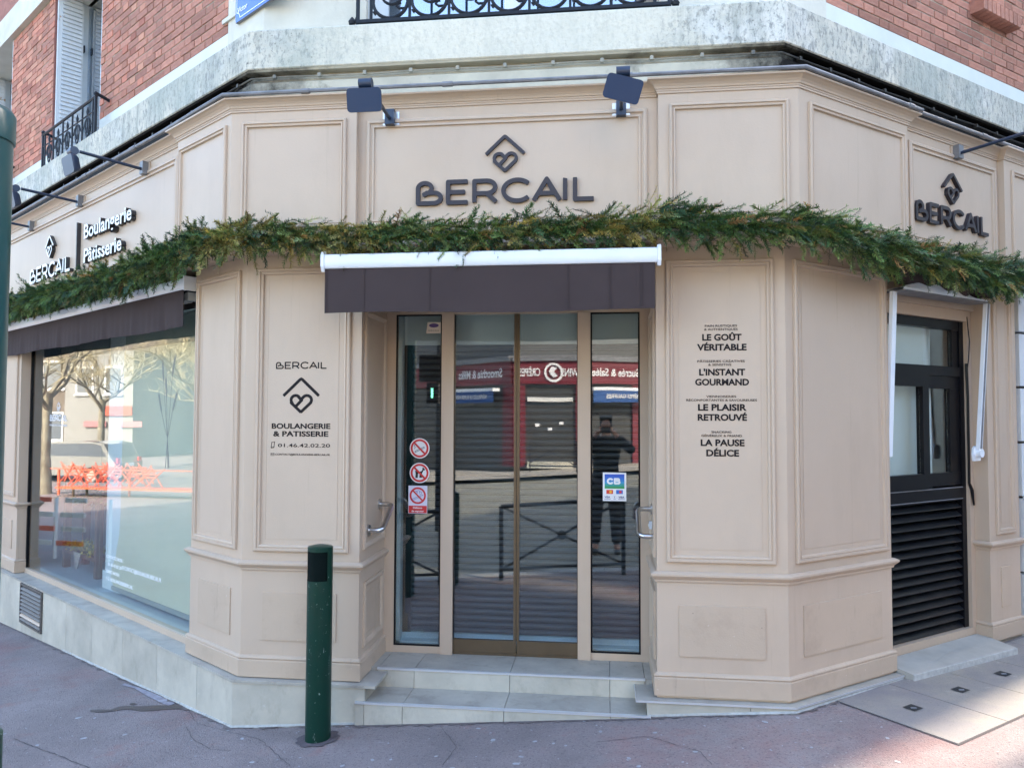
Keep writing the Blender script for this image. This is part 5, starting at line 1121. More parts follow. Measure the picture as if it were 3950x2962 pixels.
# ================================================================ garland
gl = thing('fir_garland', 'long fir branch garland with browning tips laid along the foot of the fascia', 'garland', (-.5, -.2, 2.88))
def needle_sprig(r, L=.13, n=46, curve=.25):
    V_, F_, C_ = [], [], []
    base = r.random()
    for i in range(n):
        u = (i+.5)/n; x = u*L; zc_ = -curve*L*u*u
        nl = .029*(1-.55*u**2)*r.uniform(.8, 1.15); az = r.uniform(0, 6.283) if r.random() < .35 else r.choice((0, math.pi))+r.uniform(-.5, .5); tilt = rad(r.uniform(38, 62))
        d = np.array([math.cos(tilt), math.sin(tilt)*math.cos(az), math.sin(tilt)*math.sin(az)]); p = np.array([x, 0, zc_])
        w = np.cross(d, [0, 0, 1.]); w = w/np.linalg.norm(w)*.0020; q = p+d*nl; k_ = len(V_)
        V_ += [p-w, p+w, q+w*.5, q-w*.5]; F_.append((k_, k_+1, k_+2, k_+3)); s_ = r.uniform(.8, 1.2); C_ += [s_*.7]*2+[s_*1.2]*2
    k_ = len(V_); 
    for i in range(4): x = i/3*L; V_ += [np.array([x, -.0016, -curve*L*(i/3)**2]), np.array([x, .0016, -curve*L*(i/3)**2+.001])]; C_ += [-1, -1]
    for i in range(3): F_.append((k_+2*i, k_+2*i+2, k_+2*i+3, k_+2*i+1))
    return np.array(V_), np.array(F_), np.array(C_)
r = random.Random(5)
SPR = [needle_sprig(r, r.uniform(.10, .17), r.randint(40, 60), r.uniform(-.1, .5)) for _ in range(14)]
def gpath():
    K_ = []     # (point, radius)
    for s, z, rr_ in ((5.8, 2.90, .10), (4.6, 2.89, .10), (3.88, 2.885, .105), (2.6, 2.86, .10), (1.55, 2.845, .105), (.9, 2.875, .11), (.42, 2.885, .115), (.1, 2.905, .10)): K_.append((fL.p(s, .20, z), rr_))
    for x, z, rr_ in ((-2.2, 2.905, .09), (-1.92, 2.895, .088), (-1.55, 2.885, .084), (-1.2, 2.88, .080), (-.8, 2.88, .076), (-.54, 2.882, .078), (-.1, 2.895, .082), (.37, 2.915, .098), (.7, 2.89, .105), (.95, 2.885, .10)): K_.append((Vector((x, -.22, z)), rr_))
    for s, z, rr_ in ((.12, 2.88, .10), (.35, 2.85, .105), (.7, 2.83, .11), (1.1, 2.84, .11), (1.55, 2.825, .11), (1.9, 2.81, .11), (2.3, 2.86, .09), (2.75, 2.88, .08)): K_.append((fR.p(s, .20, z), rr_))
    return K_
KP = gpath(); VV, FF, CC = [], [], []; nv = 0; seglen = [(KP[i+1][0]-KP[i][0]).length for i in range(len(KP)-1)]; tot = sum(seglen)
def gat(t_):
    for i, l in enumerate(seglen):
        if t_ <= l or i == len(seglen)-1: u = min(1, t_/l); return KP[i][0].lerp(KP[i+1][0], u), KP[i][1]*(1-u)+KP[i+1][1]*u, (KP[i+1][0]-KP[i][0]).normalized()
        t_ -= l
GREENS = [(.095, .185, .050), (.062, .140, .050), (.15, .23, .06), (.050, .115, .064), (.20, .26, .10)]
YEL = [(.42, .33, .09), (.32, .28, .09), (.26, .27, .08)]; BRO = [(.46, .24, .08), (.30, .17, .07)]
NS = 6200
for i in range(NS):
    t_ = tot*(i+r.random())/NS; c, rad_, tg = gat(t_); rad_ *= .95+.22*math.sin(t_*6.1+.7)*math.sin(t_*11.3)+.15*math.sin(t_*19.); c = c+Vector((0, 0, .012*math.sin(t_*8.3))); side = tg.cross(Vector((0, 0, 1))); side.normalize()      # outward
    out = side
    al = r.uniform(-1.9, 1.9); cr = r.random()**.5
    core = r.random() < .35
    if core: cr *= .6; al *= .55
    rd = out*math.cos(al)+Vector((0, 0, 1))*math.sin(al)
    p = c+rd*rad_*cr*.80+tg*r.uniform(-.03, .03)
    sgn = 1 if r.random() < .75 else -1
    d = (rd*r.uniform(.15, .9)+out*.25+tg*sgn*r.uniform(.3, 1.3)+Vector((0, 0, -1))*r.uniform(-.15, .45)).normalized()
    if core: d = (out*r.uniform(.1, .5)+tg*sgn*1.2+Vector((0, 0, r.uniform(-.5, .3)))).normalized()
    if r.random() < .014: d = (Vector((0, 0, 1))*.9+tg*sgn*.7+out*.3).normalized(); p = c+Vector((0, 0, rad_*.5))
    if r.random() < .02: d = (Vector((0, 0, -1))+tg*sgn*.5+out*.3).normalized(); p = c-Vector((0, 0, rad_*.4))+out*.03
    up = Vector((0, 0, 1))-d*d.z; up = up.normalized() if up.length > .1 else out; yv = up.cross(d); roll_ = r.uniform(-.8, .8)
    up2 = up*math.cos(roll_)+yv*math.sin(roll_); yv2 = up2.cross(d)
    V_, F_, C_ = SPR[i % len(SPR)]; k = r.uniform(.75, 1.15); Mx = np.array([list(d), list(yv2), list(up2)])*k
    VV.append(V_@Mx+np.array(p)); FF.append(F_+nv); nv += len(V_)
    x = p.x; patch = math.sin(x*3.1+1.3)*.5+math.sin(x*7.7)*.5+r.uniform(-.9, .9)
    onC = -2.6 < x < .25
    if (patch > .50 and onC) or r.random() < .05: base = r.choice(YEL)
    elif (patch > 1.05 and onC) or r.random() < .025: base = r.choice(BRO)
    else: base = r.choice(GREENS[:4] if math.sin(x*9+p.z*30) < .2 else GREENS[1:]+[(.17, .24, .07)])
    br = r.uniform(.55, 1.45); col = np.array([base[0]*br, base[1]*br, base[2]*br, 1.])
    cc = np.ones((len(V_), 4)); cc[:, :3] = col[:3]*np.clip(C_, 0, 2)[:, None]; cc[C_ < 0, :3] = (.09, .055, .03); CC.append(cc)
VV = np.vstack(VV); FF = np.vstack(FF); CC = np.vstack(CC)
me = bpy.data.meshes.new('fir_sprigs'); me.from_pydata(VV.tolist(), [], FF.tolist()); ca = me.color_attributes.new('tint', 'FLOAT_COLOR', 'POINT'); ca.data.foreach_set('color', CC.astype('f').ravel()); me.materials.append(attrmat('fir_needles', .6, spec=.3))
o = bpy.data.objects.new('fir_sprigs', me); COL.objects.link(o); kid(o, gl); tag(o, kind='stuff')
rope = [gat(tot*i/120)[0]+Vector((0, .04, .01*math.sin(i))) for i in range(121)]; kid(MB().tube(rope, .016, 6).build('garland_rope', mat('dark_twig', (.03, .022, .015), .9), smooth=True), gl)
wp = [gat(tot*i/400) for i in range(401)]; kid(MB().tube([c+(t_.cross(Vector((0, 0, 1))))*(rd_*.62*math.cos(i*.45))+Vector((0, 0, rd_*.75*math.sin(i*.45))) for i, (c, rd_, t_) in enumerate(wp)], .0016, 4).build('light_wire', mat('navy_wire', (.02, .04, .10), .5), smooth=True), gl)
# ================================================================ display table inside the left window
tb = thing('display_table', 'dark oak plant table standing inside the display window', 'table', fL.p(3.9, -.45, .305))
k = lambda o: kid(o, tb)
T0, T1 = 3.35, 4.30
k(fL.b('table_top', WOODD, None, T0, T1, -.62, -.34, 1.02, 1.06)); k(fL.b('shelf', WOODD, None, T0+.03, T1-.03, -.60, -.36, .46, .50))
for s in (T0+.02, T1-.08):
    for o_ in (-.60, -.42): k(fL.b('leg', WOODD, None, s, s+.06, o_, o_+.06, .306, 1.0199))
r = random.Random(9)
def tuft(center, sx, sz, n, cols, name, label, cat, L=.07):
    V_, F_, C_ = [], [], []
    for i in range(n):
        p = center+fL.D*r.uniform(-sx, sx)+fL.N*r.uniform(-.08, .10)+Vector((0, 0, r.uniform(-sz, sz))); d = Vector((r.uniform(-1, 1), r.uniform(-1, 1), r.uniform(-.6, 1))).normalized()*L*r.uniform(.5, 1.2); w = d.cross(Vector((r.random(), r.random(), r.random()+.1))).normalized()*.010
        k_ = len(V_); V_ += [tuple(p), tuple(p+d*.5+w), tuple(p+d), tuple(p+d*.5-w)]; F_.append((k_, k_+1, k_+2, k_+3)); c = r.choice(cols); C_ += [(*c, 1)]*4
    me = bpy.data.meshes.new(name); me.from_pydata(V_, [], F_); ca = me.color_attributes.new('tint', 'FLOAT_COLOR', 'POINT'); ca.data.foreach_set('color', np.array(C_, 'f').ravel()); me.materials.append(MATS['fir_needles']); o = bpy.data.objects.new(name, me); COL.objects.link(o); tag(o, label, cat); return o
tuft(fL.p(3.85, -.42, 1.05), .55, .05, 900, [(.06, .12, .03), (.10, .15, .04), (.03, .07, .03), (.20, .20, .05)], 'table_greenery', 'green fir trailing along the top of the oak display table', 'greenery')
tuft(fL.p(3.80, -.44, .54), .34, .03, 700, [(.65, .50, .05), (.45, .38, .05), (.25, .28, .06)], 'mimosa_bunch', 'yellow mimosa lying on the lower shelf of the display table', 'flowers', L=.05)
cl = thing('striped_cloth', 'striped cream cloth corner hanging from the lower shelf of the display table', 'cloth', fL.p(3.80, -.34, .5))
mb = MB(); mb.grid([[fL.p(3.93-.20*u*(1-.75*v)-.08*v, -.345+.012*math.sin(u*9)*v, .505-.16*v) for u in [i/10 for i in range(11)]] for v in [j/8 for j in range(9)]]); kid(mb.build('cloth_fold', mat('cream_cloth', (.55, .50, .42), .8, col2=(.20, .20, .20), scale=30, stretch=(.2, .2, 4)), fix=False, smooth=True), cl)

# ================================================================ surroundings seen in the glass, with an added sun-blocking house
def bld_simple(name, label, fr, s0, s1, z0, z1, wallm, wins, depth=8, winm=None, frm=None, cat='building', extra=None):
    t = thing(name, label, cat, fr.p((s0+s1)/2, 0, z0)); kid(fr.b('wall', wallm, None, s0, s1, -depth, 0, z0, z1), t)
    for a, b_, za, zb in wins:
        f_ = kid(fr.b('window_frame', frm or WHITEP, None, a-.09, b_+.09, .0005, .035, za-.09, zb+.09), t); g = fr.b('pane', winm or GLASSU2, None, a, b_, .036, .04, za, zb); g.parent = f_; g.matrix_parent_inverse = Matrix.Identity(4)
        x = fr.b('sill', frm or WHITEP, None, a-.14, b_+.14, .0355, .12, za-.16, za-.1); x.parent = f_; x.matrix_parent_inverse = Matrix.Identity(4)
    return t
GLASSU2 = mat('dull_window', (.10, .12, .14), .15, spec=.8)
CREAMW = mat('cream_facade', (.62, .56, .42), .8, var=.15, scale=1); YBR = mat('yellow_brick', (.55, .46, .27), .8, col2=(.38, .30, .17), scale=2.5, stretch=(1, 1, 9))
PALEB = mat('pale_grey_facade', (.58, .58, .54), .8, var=.12, scale=1)
# opposite corner: crimson crêperie
def mkface(x0, y0, x1, y1):   # s from (x0,y0) to (x1,y1), outward normal towards the bakery side
    D_ = Vector((x1-x0, y1-y0)).normalized(); N_ = Vector((-D_.y, D_.x))
    return Face((x0, y0), (D_.x, D_.y), (N_.x, N_.y), -1), (Vector((x1-x0, y1-y0))).length
Ya = -21.0
fm, lm = mkface(-3.15, Ya, -.62, Ya); fr_, lr = mkface(-.62, Ya, 1.35, Ya-.9); fl_, ll = mkface(-8.5, Ya-5.2, -3.15, Ya)
cr_ = thing('creperie_building', 'pale corner building opposite with a crimson crêpe shop on its ground floor', 'building', (-1.9, Ya-2, .2))
k = lambda o: kid(o, cr_)
DKS = mat('dark_shopfront', (.05, .05, .048), .5, var=.3, scale=2)
for f_, L_ in ((fm, lm), (fr_, lr), (fl_, ll)):
    k(f_.b('wall', mat('dark_grey_facade', (.13, .13, .125), .8, var=.2, scale=1), None, 0, L_, -3.5, 0, 3.95, 11)); k(f_.b('shop_wall', DKS, None, 0, L_, -3.5, 0, -.6, 3.0)); k(f_.b('sign_board', REDB, None, .0, L_, -.3, .12, 2.96, 3.75)); k(f_.b('white_cap', PIPE, None, 0, L_, -.3, .2, 3.751, 3.94))
for f_, a, b_ in ((fm, 0, .42), (fm, lm-.35, lm), (fr_, lr-.45, lr), (fl_, ll-.5, ll)): k(f_.b('red_pilaster', REDB, None, a, b_, .001, .08, .1, 2.959))
for f_, a, b_ in ((fm, .5, lm-.45),): k(f_.b('shutter_box', WHITEP, None, a, b_, .001, .1, 2.35, 2.5)); k(f_.b('shop_step', CONC, None, a, b_, .001, .2, .05, .28))
for a in (.75, 1.2, 1.6): k(fm.b('notice', FOAMW, None, a, a+.16, .002, .01, 1.45+.1*math.sin(a*9), 1.55+.1*math.sin(a*9)))
for f_, L_, a, b_ in ((fl_, ll, ll-3.0, ll-.45), (fr_, lr, .05, lr-.05)):
    k(f_.b('awning_bar', WHITE, None, a, b_, .25, .55, 2.72, 2.83)); k(f_.b('awning_valance', BLUEB, None, a, b_, .53, .54, 2.32, 2.719))
text("Sucrée & Salée", fr_, lr-.2, .15, 3.23, .27, FOAMW, cr_, off=.14, bold=.02); text("CRÊPES", fm, .95, .2, 3.23, .26, FOAMW, cr_, off=.14, bold=.02); text("TWINS", fm, lm-.12, lm-.85, 3.23, .26, FOAMW, cr_, off=.14, bold=.02)
text("Smoothie & Milks", fl_, ll-.45, ll-3.1, 3.22, .30, FOAMW, cr_, off=.14, bold=.02); text("RÉVEILLEZ LE SUPER HÉROS", fl_, ll-.8, ll-2.9, 2.46, .13, FOAMW, cr_, off=.56, bold=.02); text("CRÊPES GAUFRES", fr_, lr-.3, .5, 2.46, .13, FOAMW, cr_, off=.56, bold=.02)
for q, (x, z, R_) in enumerate(((fm.p(lm*.56, .16, 3.35), 0, .33),)):
    mb = MB(); mb.grid([[x+fm.D*(rr_*math.cos(u))+Vector((0, 0, rr_*math.sin(u))) for u in [2*math.pi*i/24 for i in range(24)]] for rr_ in (.25, .33)], True); k(mb.build('round_emblem', FOAMW, fix=False))
    mb = MB(); mb.poly([x+fm.D*a_+Vector((0, 0, b_)) for a_, b_ in ((-.16, .05), (-.05, .2), (.12, .16), (.02, .02), (.14, -.12), (-.02, -.18), (-.12, -.05))]); k(mb.build('emblem_mark', FOAMW, fix=False))
yb = thing('yellow_brick_building', 'sunlit yellow brick building right of the crimson crêpe shop', 'building', (3.5, -24, .2)); fy, ly = mkface(1.36, -21.9, 9, -25.4); kid(fy.b('wall', YBR, None, 0, ly, -6, 0, -.2, 10), yb)
for a in (.7, 2.6, 4.6):
    f_ = kid(fy.b('window_frame', WHITEP, None, a-.08, a+.98, .001, .03, .9, 2.6), yb); g = fy.b('pane', GLASSU2, None, a, a+.9, .031, .035, 1.0, 2.5); g.parent = f_; g.matrix_parent_inverse = Matrix.Identity(4)
bs_ = bld_simple('cream_building', 'cream house with a grey metal shutter left of the crimson crêpe shop', mkface(-17, -29, -8.6, -26.3)[0], 0, 8.5, -.9, 9, CREAMW, [(1, 2.1, 4.2, 5.9), (3.4, 4.5, 4.2, 5.9), (5.8, 6.9, 4.2, 5.9)])
# pale house across the right-hand street
fh, lh = Face(fR.p(-2.0, 9.2, 0), fR.D, -fR.N, 1), 16
bld_simple('pale_house', 'pale rendered house across the right hand street', fh, 0, 13.0, -.2, 5.6, PALEB, [(2+i*2.4, 3.1+i*2.4, za, za+1.7) for i in range(4) for za in (.9, 3.5)])
fh2 = Face(fR.p(11.3, .40, 0), fR.N, -fR.D, 1)  # added unseen house: blocks the sun, leaving a narrow lit strip on the pavement
bld_simple('sun_blocker_house', 'unseen tall house added to block the sun down the right hand street', fh2, 0, 11.0, -.2, 15.8, CREAMW, [(1+i*2.2, 2.1+i*2.2, 4.2, 5.9) for i in range(3)])
# left street: plane trees, white kiosk house, terrace with stacked orange chairs, parked car
fk = Face((-40, 8.0), (-.30, .954), (.954, .30), 1)
bld_simple('white_street_house', 'small white house across the left street behind the bare plane trees', fk, 2.6, 6.4, -1.3, 5.2, mat('whitewash', (.27, .265, .24), .8, var=.06, scale=1), [(3.3+i*1.6, 4.1+i*1.6, za, za+1.3) for i in range(2) for za in (3.0,)])
gh = bld_simple('grey_street_house', 'grey shop house with pink posts across the left street', Face((-33, -4.0), (-.2, .98), (.98, .2), 1), -6, 9.5, -1.3, 9, mat('grey_house', (.15, .16, .155), .8, var=.3, scale=1), [(-5+i*2.1, -3.8+i*2.1, za, za+1.6) for i in range(6) for za in (.2, 3.4)])
fg = Face((-33, -4.0), (-.2, .98), (.98, .2), 1)
for q in (3.0, 5.2, 7.8): kid(fg.b('pink_post', mat('pink_post', (.45, .12, .20), .6), None, q, q+.22, .002, .14, -1, 2.7), gh)
kid(fg.b('white_eave', WHITEP, None, -2, 9.4, .002, .5, 2.75, 2.88), gh)
bld_simple('brown_street_house', 'brown brick house far behind the parked car on the left street', Face((-46, 14.0), (-.30, .954), (.954, .30), 1), -4.5, 14, -1.3, 9, mat('brown_house', (.16, .13, .10), .8, var=.3, scale=1), [(-3+i*2.4, -1.8+i*2.4, za, za+1.5) for i in range(6) for za in (.4, 3.4)])
tsg = thing('shop_hoarding', 'pink and white shop boards hung on the white house across the left street', 'sign', fk.p(4, .2, 2))
for q in (2.0, 4.0): kid(fk.b('pink_board', mat('pink_board', (.40, .17, .17), .6), None, q, q+1.2, .05, .12, 1.2, 1.5), tsg)
kid(fk.b('red_board', mat('red_board', (.5, .09, .05), .6), None, 2.6, 4.2, .05, .12, 1.8, 2.3), tsg)
BARK = mat('plane_bark', (.36, .33, .24), .8, col2=(.16, .13, .09), scale=5); TWIG = mat('pale_twigs', (.40, .34, .20), .8)
def tree(x, y, label, seed, H=6.5):
    r = random.Random(seed); zb = gz(x)-.1; t = thing('plane_tree', label, 'tree', (x, y, zb), 'bare plane trees along the left street')
    tr = MB(); tr.tube([(0, 0, 0), (.05, .03, 1.2), (-.04, .05, 2.3), (0, 0, 3.0)], [.17, .14, .13, .12], 9); o = tr.build('trunk', BARK, smooth=True); o.parent = t
    limb = MB(); tw = MB()
    def grow(p, d, L_, R_, lev):
        pts = [p]; 
        for i in range(3): d = (d+Vector((r.uniform(-.35, .35), r.uniform(-.35, .35), r.uniform(-.12, .25)))).normalized(); pts.append(pts[-1]+d*L_/3)
        (limb if lev < 2 else tw).tube(pts, [R_, R_*.85, R_*.7, R_*.5], 5 if lev < 2 else 3, caps=False)
        if lev < 4:
            for _ in range(4 if lev < 3 else 4): q = pts[r.randint(1, 3)]; grow(q, (d*.6+Vector((r.uniform(-1, 1), r.uniform(-1, 1), r.uniform(-.3, .8)))).normalized(), L_*r.uniform(.55, .75), R_*.52, lev+1)
    for a in range(5): u = a*1.2566+r.uniform(-.3, .3); grow(Vector((0, 0, 2.5+.1*a)), Vector((math.cos(u), math.sin(u), .75)).normalized(), 1.9, .075, 0)
    o = limb.build('limb', BARK, smooth=True, fix=False); o.parent = t; o = tw.build('twig_crown', TWIG, fix=False); o.parent = t; tag(o, kind='stuff')
for x, y, lb_, sd_ in ((-21.5, 7.9, 'bare plane tree nearest the terrace with a pale leaning trunk', 1), (-31.5, 9.3, 'bare plane tree with the widest crown before the white house', 2), (-29, 5.0, 'bare plane tree before the grey house with pink posts', 3), (-27, 11.2, 'bare plane tree left of the parked car', 4), (-24, 3.2, 'bare plane tree right of the terrace before the grey house', 6)): tree(x, y, lb_, sd_)
tr_ = thing('terrace_fence', 'low slatted terrace fence with white and orange boards on the left street', 'fence', (-11, 3.5, -.4))
D2 = Vector((-.45, .893, 0)); O2 = Vector((-9.7, 2.3, 0))
fT = Face((O2.x, O2.y), (D2.x, D2.y), (.893, .45), 1)
r = random.Random(8)
for z in (.47, .24, .02, -.2):
    for i in range(2, 5):
        a_ = .05+i*.62+r.uniform(0, .12); kid(fT.b('fence_slat', ORANGE if r.random() < .45 else WHITEP, None, a_, a_+r.uniform(.38, .55), 0, .03, z, z+.075), tr_)
for i in range(3): kid(fT.b('fence_post', WHITEP, None, .9+i*1.03, .9+i*1.03+.02, -.06, -.005, -.5, .54), tr_)
O3 = Vector((-18.7, 3.2, 0)); fT = Face((O3.x, O3.y), (-.41, .912), (.912, .41), 1)
rl = thing('orange_rail', 'long orange rail behind the stacked terrace chairs', 'rail', fT.p(2.4, -.5, -.3)); kid(fT.b('rail_bar', ORANGE, None, -2.2, 5.2, -.53, -.5, .31, .335), rl)
for i in range(4): kid(fT.b('rail_post', ORANGE, None, -2+i*2.3, -1.95+i*2.3, -.55, -.5, -.42, .2999), rl)
def chair(fr, s, o_, z, lab, i):
    t = thing('folding_chair', lab, 'chair', fr.p(s, o_, z), 'orange folding chairs stacked on the terrace')
    a = r.uniform(-.25, .25)
    for sg in (-.18, .18):
        kid(MB().tube([fr.p(s+sg-.25, o_, z), fr.p(s+sg+.25+a, o_, z+.55)], .016, 5).build('leg', ORANGE), t); kid(MB().tube([fr.p(s+sg+.25, o_+.03, z), fr.p(s+sg-.2+a, o_+.03, z+.5)], .016, 5).build('leg', ORANGE), t)
    for h in (.25, .33, .41): kid(fr.b('back_slat', ORANGE, None, s-.2+a*.5, s+.25+a*.5, o_+.02, o_+.035, z+h, z+h+.03), t)
r = random.Random(3)
for i in range(9): chair(fT, 1.9+i*.33, -.35-.1*(i % 3), -.12+.09*(i % 2), '%s orange folding chair of the upturned row on the terrace' % ('first second third fourth fifth sixth seventh eighth last'.split()[i]), i)
tt = thing('terrace_table', 'orange terrace table under the upturned chairs', 'table', fT.p(2.2, -.4, -.4)); kid(fT.b('table_top', ORANGE, None, .2, 4.7, -.75, -.15, -.20, -.16), tt)
for s in (.4, 4.1):
    for o_ in (-.7, -.2): kid(fT.b('leg', WOODD, None, s, s+.05, o_, o_+.05, -.42, -.2001), tt)
# parked car
cr2 = thing('parked_car', 'grey estate car parked beyond the terrace on the left street', 'car', (-26.6, 8.9, gz(-26)-.12))
CP = mat('grey_car_paint', (.30, .31, .30), .25, metal=.5, coat=.8); cz = gz(-19)-.12
fV = Face((-26.6, 8.9), (-.30, .954), (.954, .30), 1)
side = [(-2.1, .35), (-2.15, .75), (-2.0, .95), (-1.75, 1.40), (-1.3, 1.48), (.2, 1.46), (.95, .98), (1.9, .85), (2.1, .6), (2.1, .35)]
mb = MB(); mb.grid([[fV.p(s, o_, cz+z) for s, z in side] for o_ in (-.82, .82)], True); n = len(side); mb.f.append(tuple(range(n))); mb.f.append(tuple(n+i for i in reversed(range(n)))); kid(mb.build('body', CP), cr2)
gs = [(-1.85, .98), (-1.62, 1.36), (-1.3, 1.42), (.15, 1.40), (.75, 1.0)]
for o_ in (-.825, .825): mb = MB(); mb.poly([fV.p(s, o_, cz+z) for s, z in gs]); kid(mb.build('side_window', GLASSU2, fix=False), cr2)
mb = MB(); mb.quad(fV.p(-2.03, -.65, cz+.97), fV.p(-2.03, .65, cz+.97), fV.p(-1.80, .6, cz+1.36), fV.p(-1.80, -.6, cz+1.36)); kid(mb.build('rear_window', GLASSU2, fix=False), cr2)
for s in (-1.35, 1.3):
    for o_ in (-.83, .68):
        wh = kid(MB().tube([fV.p(s, o_, cz+.32), fV.p(s, o_+.16, cz+.32)], .32, 20).build('wheel', TYRE, smooth=True), cr2); x = MB().tube([fV.p(s, o_-.01, cz+.32), fV.p(s, o_+.17, cz+.32)], .19, 14).build('rim', ALU, smooth=True); x.parent = wh; x.matrix_parent_inverse = Matrix.Identity(4)
for o_ in (-.7, .55): kid(fV.b('tail_lamp', RED, None, -2.18, -2.12, o_, o_+.16, cz+.75, cz+.92), cr2)
kid(fV.b('number_plate', FOAMW, None, -2.19, -2.15, -.25, .25, cz+.62, cz+.73), cr2)
# traffic light with its pole, reflected in the left side light
tl = thing('traffic_light', 'black pedestrian traffic light with a green figure reflected in the left side light', 'traffic light', (-2.86, -7.28, gz(-2.9)-.12))
kid(MB().tube([(-2.80, -7.28, -.1), (-2.80, -7.28, 3.4)], .055, 10).build('pole', IRON, smooth=True), tl); kid(MB().box(-3.12, -2.74, -7.25, -7.15, 2.42, 2.88).build('signal_board', BLACKF), tl); kid(MB().box(-2.97, -2.77, -7.22, -7.05, 2.05, 2.40).build('signal_box', BLACKF), tl)
gm = bpy.data.materials.new('green_signal'); gm.use_nodes = True; gm.node_tree.nodes['Principled BSDF'].inputs['Emission Color'].default_value = (0, 1, .5, 1); gm.node_tree.nodes['Principled BSDF'].inputs['Emission Strength'].default_value = 1.2
kid(MB().box(-2.895, -2.855, -7.049, -7.045, 2.15, 2.31).build('green_figure', gm), tl)
# white-topped posts on the far pavement
for x, lab in ((-2.75, 'white topped post before the crimson shop, left of its door'), (-6.2, 'white topped post near the cream house')):
    t = thing('white_topped_post', lab, 'bollard', (x, -18.4, gz(x)), 'white topped posts on the far pavement'); kid(MB().tube([(x, -18.4, 0), (x, -18.4, 1.2)], .03, 8).build('post', IRON, smooth=True), t); kid(MB().tube([(x, -18.4, 1.2), (x, -18.4, 1.32)], .055, 10).build('white_top', WHITE, smooth=True), t)
t = thing('far_barrier', 'cross braced barrier on the far pavement before the crimson shop', 'barrier', (-1.6, -18.3, .1))
for a, b_ in (((-2.3, .0), (-2.3, 1.0)), ((-.85, 0), (-.85, 1.0)), ((-2.3, 1.0), (-.85, .2)), ((-2.3, .2), (-.85, .2)), ((-2.3, .3), (-1.5, .75))): kid(MB().tube([(a[0], -18.3, a[1]+.1), (b_[0], -18.3, b_[1]+.1)], .022, 6).build('bar', IRON), t)

# ================================================================ the person with the phone, mirrored in the right side light
def skinned(name, joints, bones, m, parent, root=0, sub=1):
    me = bpy.data.meshes.new(name); me.from_pydata([j[0] for j in joints], bones, []); o = bpy.data.objects.new(name, me); COL.objects.link(o)
    md = o.modifiers.new('skin', 'SKIN')
    for i, j in enumerate(joints):
        rr_ = j[1] if isinstance(j[1], tuple) else (j[1], j[1]); me.skin_vertices[0].data[i].radius = rr_; me.skin_vertices[0].data[i].use_root = (i == root)
    sb = o.modifiers.new('sub', 'SUBSURF'); sb.levels = sub; sb.render_levels = sub
    dg = bpy.context.evaluated_depsgraph_get(); me2 = bpy.data.meshes.new_from_object(o.evaluated_get(dg)); bpy.data.objects.remove(o)
    me2.materials.clear(); me2.materials.append(m); me2.polygons.foreach_set('use_smooth', [True]*len(me2.polygons)); o = bpy.data.objects.new(name, me2); COL.objects.link(o); o.parent = parent; return o
g0 = gz(.02)-.125+.0
PX, PY = .02, -4.86
pe = thing('person', 'person in black coat and dark trousers holding up a phone behind the barriers', 'person', (PX, PY, g0))
H = lambda x, y, z: (x, y, z)
J = [(H(0, -.02, .98), (.15, .11)), (H(0, -.02, 1.2), (.15, .105)), (H(0, 0, 1.42), (.19, .11)), (H(0, 0, 1.56), .06), (H(0, .01, 1.63), .065), (H(0, .02, 1.72), (.075, .09)), (H(0, .02, 1.80), (.06, .07)),
     (H(-.20, 0, 1.50), .06), (H(-.36, .12, 1.36), .05), (H(-.13, .25, 1.58), .036), (H(-.09, .27, 1.64), .028),
     (H(.20, 0, 1.50), .06), (H(.36, .12, 1.36), .05), (H(.13, .25, 1.58), .036), (H(.09, .27, 1.64), .028),
     (H(-.10, -.02, .90), .095), (H(-.13, .0, .50), .065), (H(-.14, -.02, .10), .045), (H(-.15, .10, .04), .04),
     (H(.10, -.02, .90), .095), (H(.13, .0, .50), .065), (H(.14, -.02, .10), .045), (H(.15, .10, .04), .04)]
Bn = [(0, 1), (1, 2), (2, 3), (3, 4), (4, 5), (5, 6), (2, 7), (7, 8), (8, 9), (9, 10), (2, 11), (11, 12), (12, 13), (13, 14), (0, 15), (15, 16), (16, 17), (17, 18), (0, 19), (19, 20), (20, 21), (21, 22)]
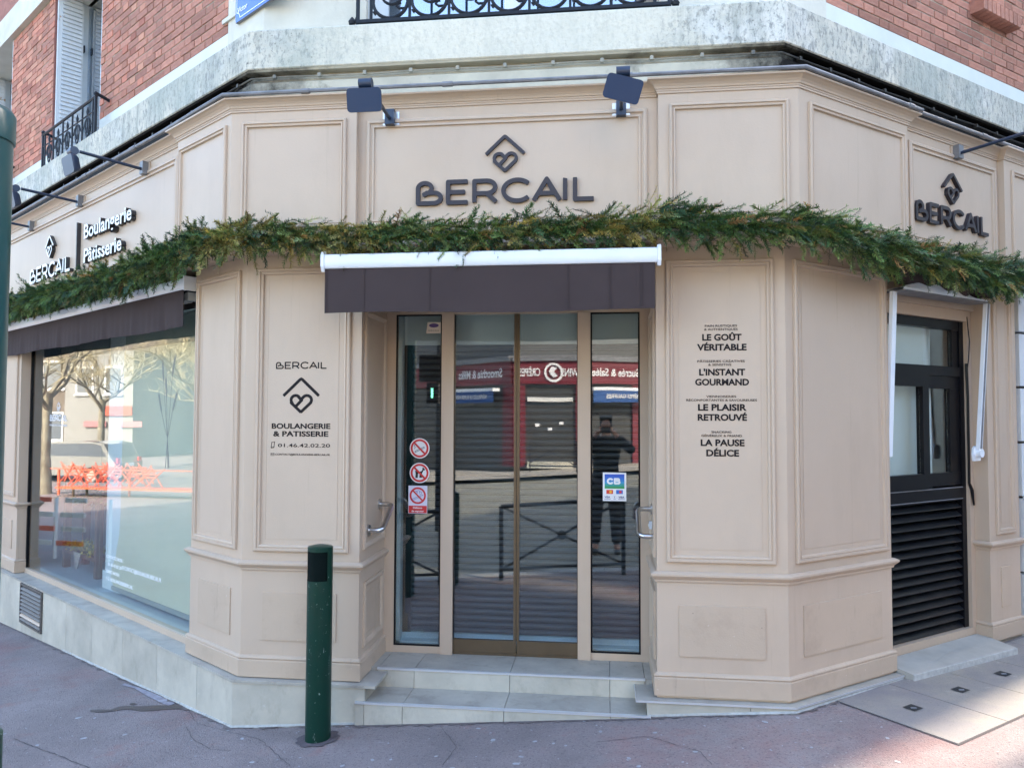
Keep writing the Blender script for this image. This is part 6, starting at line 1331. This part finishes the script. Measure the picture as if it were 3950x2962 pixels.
J[0] = (J[0][0], (.11, .08)); J[1] = (J[1][0], (.10, .07)); J[2] = (J[2][0], (.12, .06)); skinned('body', J, Bn, SKIN, pe)
Jc = [(J[0][0], (.19, .15)), (J[1][0], (.175, .13)), (J[2][0], (.21, .13)), (J[3][0], .085), (J[7][0], .08), (J[8][0], .068), (J[9][0], .05), (J[11][0], .08), (J[12][0], .068), (J[13][0], .05), (H(0, -.02, .82), (.20, .15))]
skinned('coat', Jc, [(0, 1), (1, 2), (2, 3), (2, 4), (4, 5), (5, 6), (2, 7), (7, 8), (8, 9), (0, 10)], COAT, pe)
Jt = [(H(0, -.02, .95), (.15, .12))]+[(J[i][0], J[i][1]+.022) for i in (15, 16, 17, 19, 20, 21)]
skinned('trousers', Jt, [(0, 1), (1, 2), (2, 3), (0, 4), (4, 5), (5, 6)], mat('dark_trousers', (.02, .02, .028), .9), pe)
for sg in (-1, 1): skinned('shoe', [(H(sg*.14, -.08, .045), .05), (H(sg*.145, .05, .04), .048), (H(sg*.155, .17, .03), .04)], [(0, 1), (1, 2)], BLACKP, pe)
skinned('hair', [(H(0, -.02, 1.74), (.088, .095)), (H(0, -.01, 1.83), (.075, .08)), (H(0, -.06, 1.66), .06)], [(0, 1), (0, 2)], BLACKP, pe)
for sg in (-1, 1):    # fingers round the phone, thumbs on top
    for f in range(4): skinned('finger', [(H(sg*.085, .275, 1.625+.017*f), .009), (H(sg*(.078), .30, 1.632+.017*f), .008), (H(sg*.055, .304, 1.634+.017*f), .007)], [(0, 1), (1, 2)], SKIN, pe)
    skinned('thumb', [(H(sg*.085, .26, 1.63), .011), (H(sg*.075, .268, 1.66), .009), (H(sg*.05, .270, 1.675), .008)], [(0, 1), (1, 2)], SKIN, pe)
ph = thing('phone', 'black phone held up by the person in the black coat', 'phone', (PX, PY+.29, g0+1.65)); kid(MB().box(PX-.075, PX+.075, PY+.283, PY+.292, g0+1.615, g0+1.69).build('phone_case', BLACKF), ph); kid(MB().box(PX-.066, PX+.066, PY+.2820, PY+.2828, g0+1.62, g0+1.685).build('screen', GLASSU2), ph)
